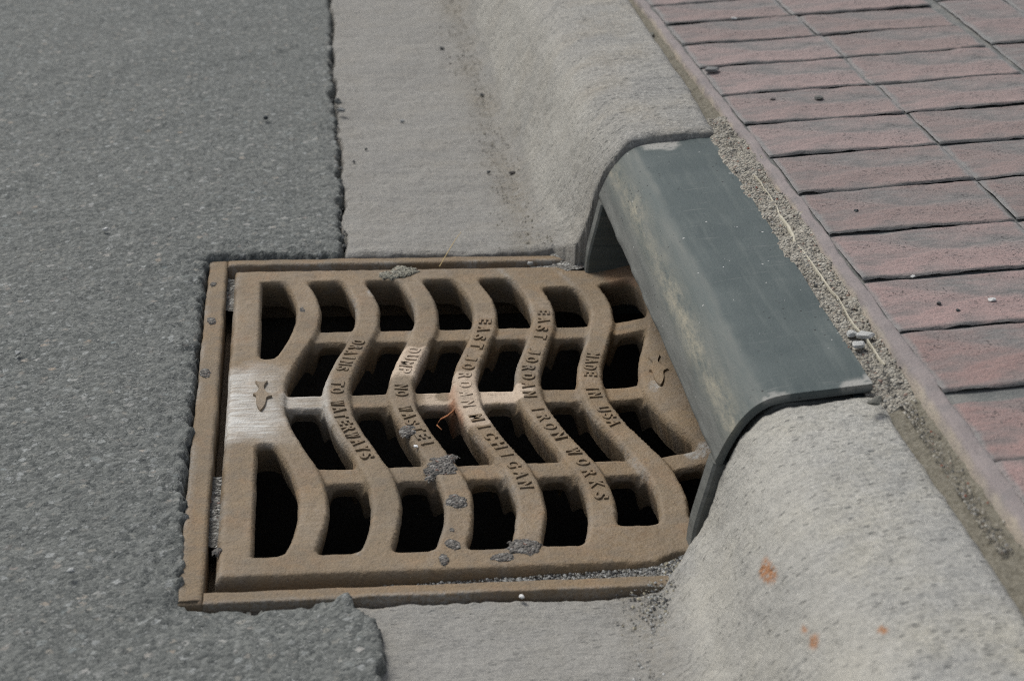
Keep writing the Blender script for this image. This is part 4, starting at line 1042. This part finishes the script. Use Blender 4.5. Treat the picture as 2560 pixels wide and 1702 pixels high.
# packed grit in the gap round the grate
def strip(name, x0, x1, y0, y1, zf, mat, label, seed, step=0.0018):
    X, Y = np.meshgrid(np.arange(x0, x1, step), np.arange(y0, y1, step))
    Z = zf(X, Y)+0.0025*fbm(X, Y, 70, 4, seed)+0.0012*vnoise(X*400, Y*400, seed+3)
    o = sheet(name, X, Y, Z, mat); tag(o, label, 'grit', kind='stuff')
strip('packed_grit', -0.05, 0.300, 1.0525, 1.0735, lambda X, Y: np.interp(X, [-0.05, 0.0, 0.03, 0.05, 0.2, 0.26, 0.30], [-0.030, -0.022, -0.018, -0.0125, -0.0075, -0.0045, 0.002]), M['grit'], 'packed grit in the gap before the grate', 641)
strip('packed_grit', -0.0795, -0.066, 1.13, 1.235, lambda X, Y: -0.011+0*X, M['grit'], 'packed grit in the gap left of the grate, near half', 651)
strip('packed_grit', -0.0795, -0.068, 1.555, 1.634, lambda X, Y: -0.012+0*X, M['grit'], 'packed grit in the gap at the far left grate corner', 661)
strip('packed_grit', 0.13, 0.285, 1.624, 1.637, lambda X, Y: np.interp(X, [0.13, 0.2, 0.27], [-0.016, -0.009, -0.003]), M['grit'], 'packed grit along the far frame rail', 671)
strip('packed_grit', 0.258, 0.292, 1.612, 1.652, lambda X, Y: np.interp(X, [0.258, 0.292], [-0.004, 0.006])+0.25*np.maximum(Y-1.632, 0), M['grit'], 'grit heaped at the far foot of the hood', 681)
strip('packed_grit', 0.256, 0.294, 1.030, 1.071, lambda X, Y: np.interp(X, [0.256, 0.294], [-0.006, 0.008]), M['grit'], 'grit heaped at the near foot of the hood', 691)

# lumps of asphalt stuck to the iron
def tarlump(px, py, rx, ry, h, label, seed, z=0.0, mat='tar'):
    c = dp(px, py, z); st = 0.0012; rx *= 0.86; ry *= 0.86
    R = max(rx, ry)*1.5
    X, Y = np.meshgrid(np.arange(-R, R, st), np.arange(-R, R, st))
    e = np.hypot(X/rx, Y/ry)+0.95*fbm(X+c[0], Y+c[1], 75, 4, seed)+0.3*vnoise((X+c[0])*300, (Y+c[1])*300, seed+1)
    hgt = 0.7*h*np.sqrt(np.clip(1-e, 0, 1))*(0.75+1.1*np.abs(vnoise(X*260, Y*260, seed+2)+0.2*vnoise(X*600, Y*600, seed+4)))
    Z = bend(X+c[0])+np.where(e < 1, hgt, -0.0015)
    k = e < 1.12; kf = k[:-1, :-1] & k[:-1, 1:] & k[1:, 1:] & k[1:, :-1]
    if kf.sum() < 4: return
    o = sheet('tar_lump', X+c[0], Y+c[1], Z, M[mat], kf, origin=(c[0], c[1], 0.0))
    tag(o, label, 'tar lump', 'asphalt lumps stuck to the ironwork')
LUMPS = [
    (915, 627, 0.020, 0.016, 0.0050, 'largest grey lump, on the far rim of the grate above the third slot', 0, 'cement2'),
    (697, 713, 0.0042, 0.0085, 0.0020, 'small grey lump on the first wavy bar near its far end', 0, 'tar'),
    (1012, 1070, 0.0150, 0.0210, 0.0042, 'knobbly grey lump on the third wavy bar below its letters', 0, 'tar'),
    (1050, 1150, 0.0105, 0.0150, 0.0032, 'crumbly grey lump on the third wavy bar, middle of its trail', 0, 'tar'),
    (1040, 1220, 0.0040, 0.0050, 0.0018, 'tiny grey lump between two larger ones on the third bar', 0, 'tar'),
    (1042, 1255, 0.0070, 0.0085, 0.0024, 'small grey lump low on the third wavy bar', 0, 'tar'),
    (1022, 1292, 0.0045, 0.0090, 0.0018, 'rusty brown crumb on the near rim under the third bar', 0, 'tar'),
    (1215, 1262, 0.0120, 0.0150, 0.0036, 'round grey lump at the near end of the fourth wavy bar', 0, 'tar'),
    (1160, 1284, 0.0100, 0.0070, 0.0016, 'flat grey smear on the near rim beside the round lump', 0, 'tar'),
    (940, 990, 0.0075, 0.0100, 0.0026, 'grey lump clogging the last letters on the third bar', 0, 'tar'),
    (487, 742, 0.0050, 0.0080, 0.0022, 'dark lump on the left frame rail, second from its far end', 0, 'tar'),
    (492, 655, 0.0048, 0.0065, 0.0020, 'dark lump on the left frame rail nearest its far corner', 0, 'tar'),
    (473, 858, 0.0055, 0.0110, 0.0022, 'dark crumbly lump midway along the left frame rail', 0, 'tar'),
    (500, 1268, 0.0045, 0.0075, 0.0026, 'grey lump on the left edge of the grate near its corner', 0, 'tar'),
]
M['cement2'] = m_grit('greenish_mortar', (0.20, 0.19, 0.15), (0.30, 0.29, 0.235), (0.09, 0.09, 0.075), (0.40, 0.39, 0.33))
M['tar'] = m_grit('stuck_tar', (0.105, 0.098, 0.088), (0.185, 0.172, 0.155), (0.035, 0.033, 0.031), (0.27, 0.26, 0.24))
for i, L in enumerate(LUMPS): tarlump(L[0], L[1], L[2], L[3], L[4], L[5], 800+i*13, 0.0, L[7])
# dried orange flake hanging in the slot under the fourth bar
def flake():
    c = dp(1030, 962, -0.012); V = []; F = []
    path = [(0.006, 0.002, 0.004), (0.0, 0.0, 0.0), (-0.006, -0.002, -0.002), (-0.010, -0.008, -0.004), (-0.006, -0.014, -0.006)]
    for i, (a, b, z) in enumerate(path):
        w = 0.0022*(1-0.12*i)
        for k in range(6):
            q = 2*math.pi*k/6; V.append((c[0]+a+0.3*w*math.cos(q), c[1]+b+w*math.cos(q), -0.010+z+0.5*w*math.sin(q)))
        if i:
            for k in range(6): F.append(((i-1)*6+k, (i-1)*6+(k+1) % 6, i*6+(k+1) % 6, i*6+k))
    F.append(tuple(range(5, -1, -1))); F.append(tuple(range((len(path)-1)*6, len(path)*6)))
    o = mk('rust_flake', V, F, M['rustflake'], origin=tuple(c)); tag(o, 'orange rust flake curling into the slot beside the fourth bar', 'rust')
M['rustflake'] = m_plain('orange_rust', (0.22, 0.075, 0.028), (0.42, 0.19, 0.085), 160, 0.85, 0.7)
flake()
# dry straw leaning on the far rail
def straw():
    a = dp(1012, 614, 0.002); b = dp(1062, 535, 0.012)
    V = []; F = []; n = 14
    for i in range(n):
        t = i/(n-1); p = a*(1-t)+b*t; p[2] += 0.012*math.sin(math.pi*t)*0.6; p[0] += 0.003*math.sin(math.pi*t)
        r = 0.0005*(1-0.5*t)
        for k in range(5):
            q = 2*math.pi*k/5; V.append((p[0]+r*math.cos(q), p[1], p[2]+r*math.sin(q)))
        if i:
            for k in range(5): F.append(((i-1)*5+k, (i-1)*5+(k+1) % 5, i*5+(k+1) % 5, i*5+k))
    o = mk('straw', V, F, M['straw'], origin=tuple(a)); tag(o, 'single dry straw leaning over the far frame rail', 'straw')
straw()
# tiny pale chips on the iron
for (px, py, s, lab) in ((957, 1028, 0.0028, 'white chip on the third wavy bar below its letters'), (1565, 1222, 0.0012, 'tiny white speck on the near rim by the hood')):
    stone('chip', dp(px, py, 0.0), s, (0.8, 0.8, 0.78), lab, 'chip', sq=(1, 1.3, .6))
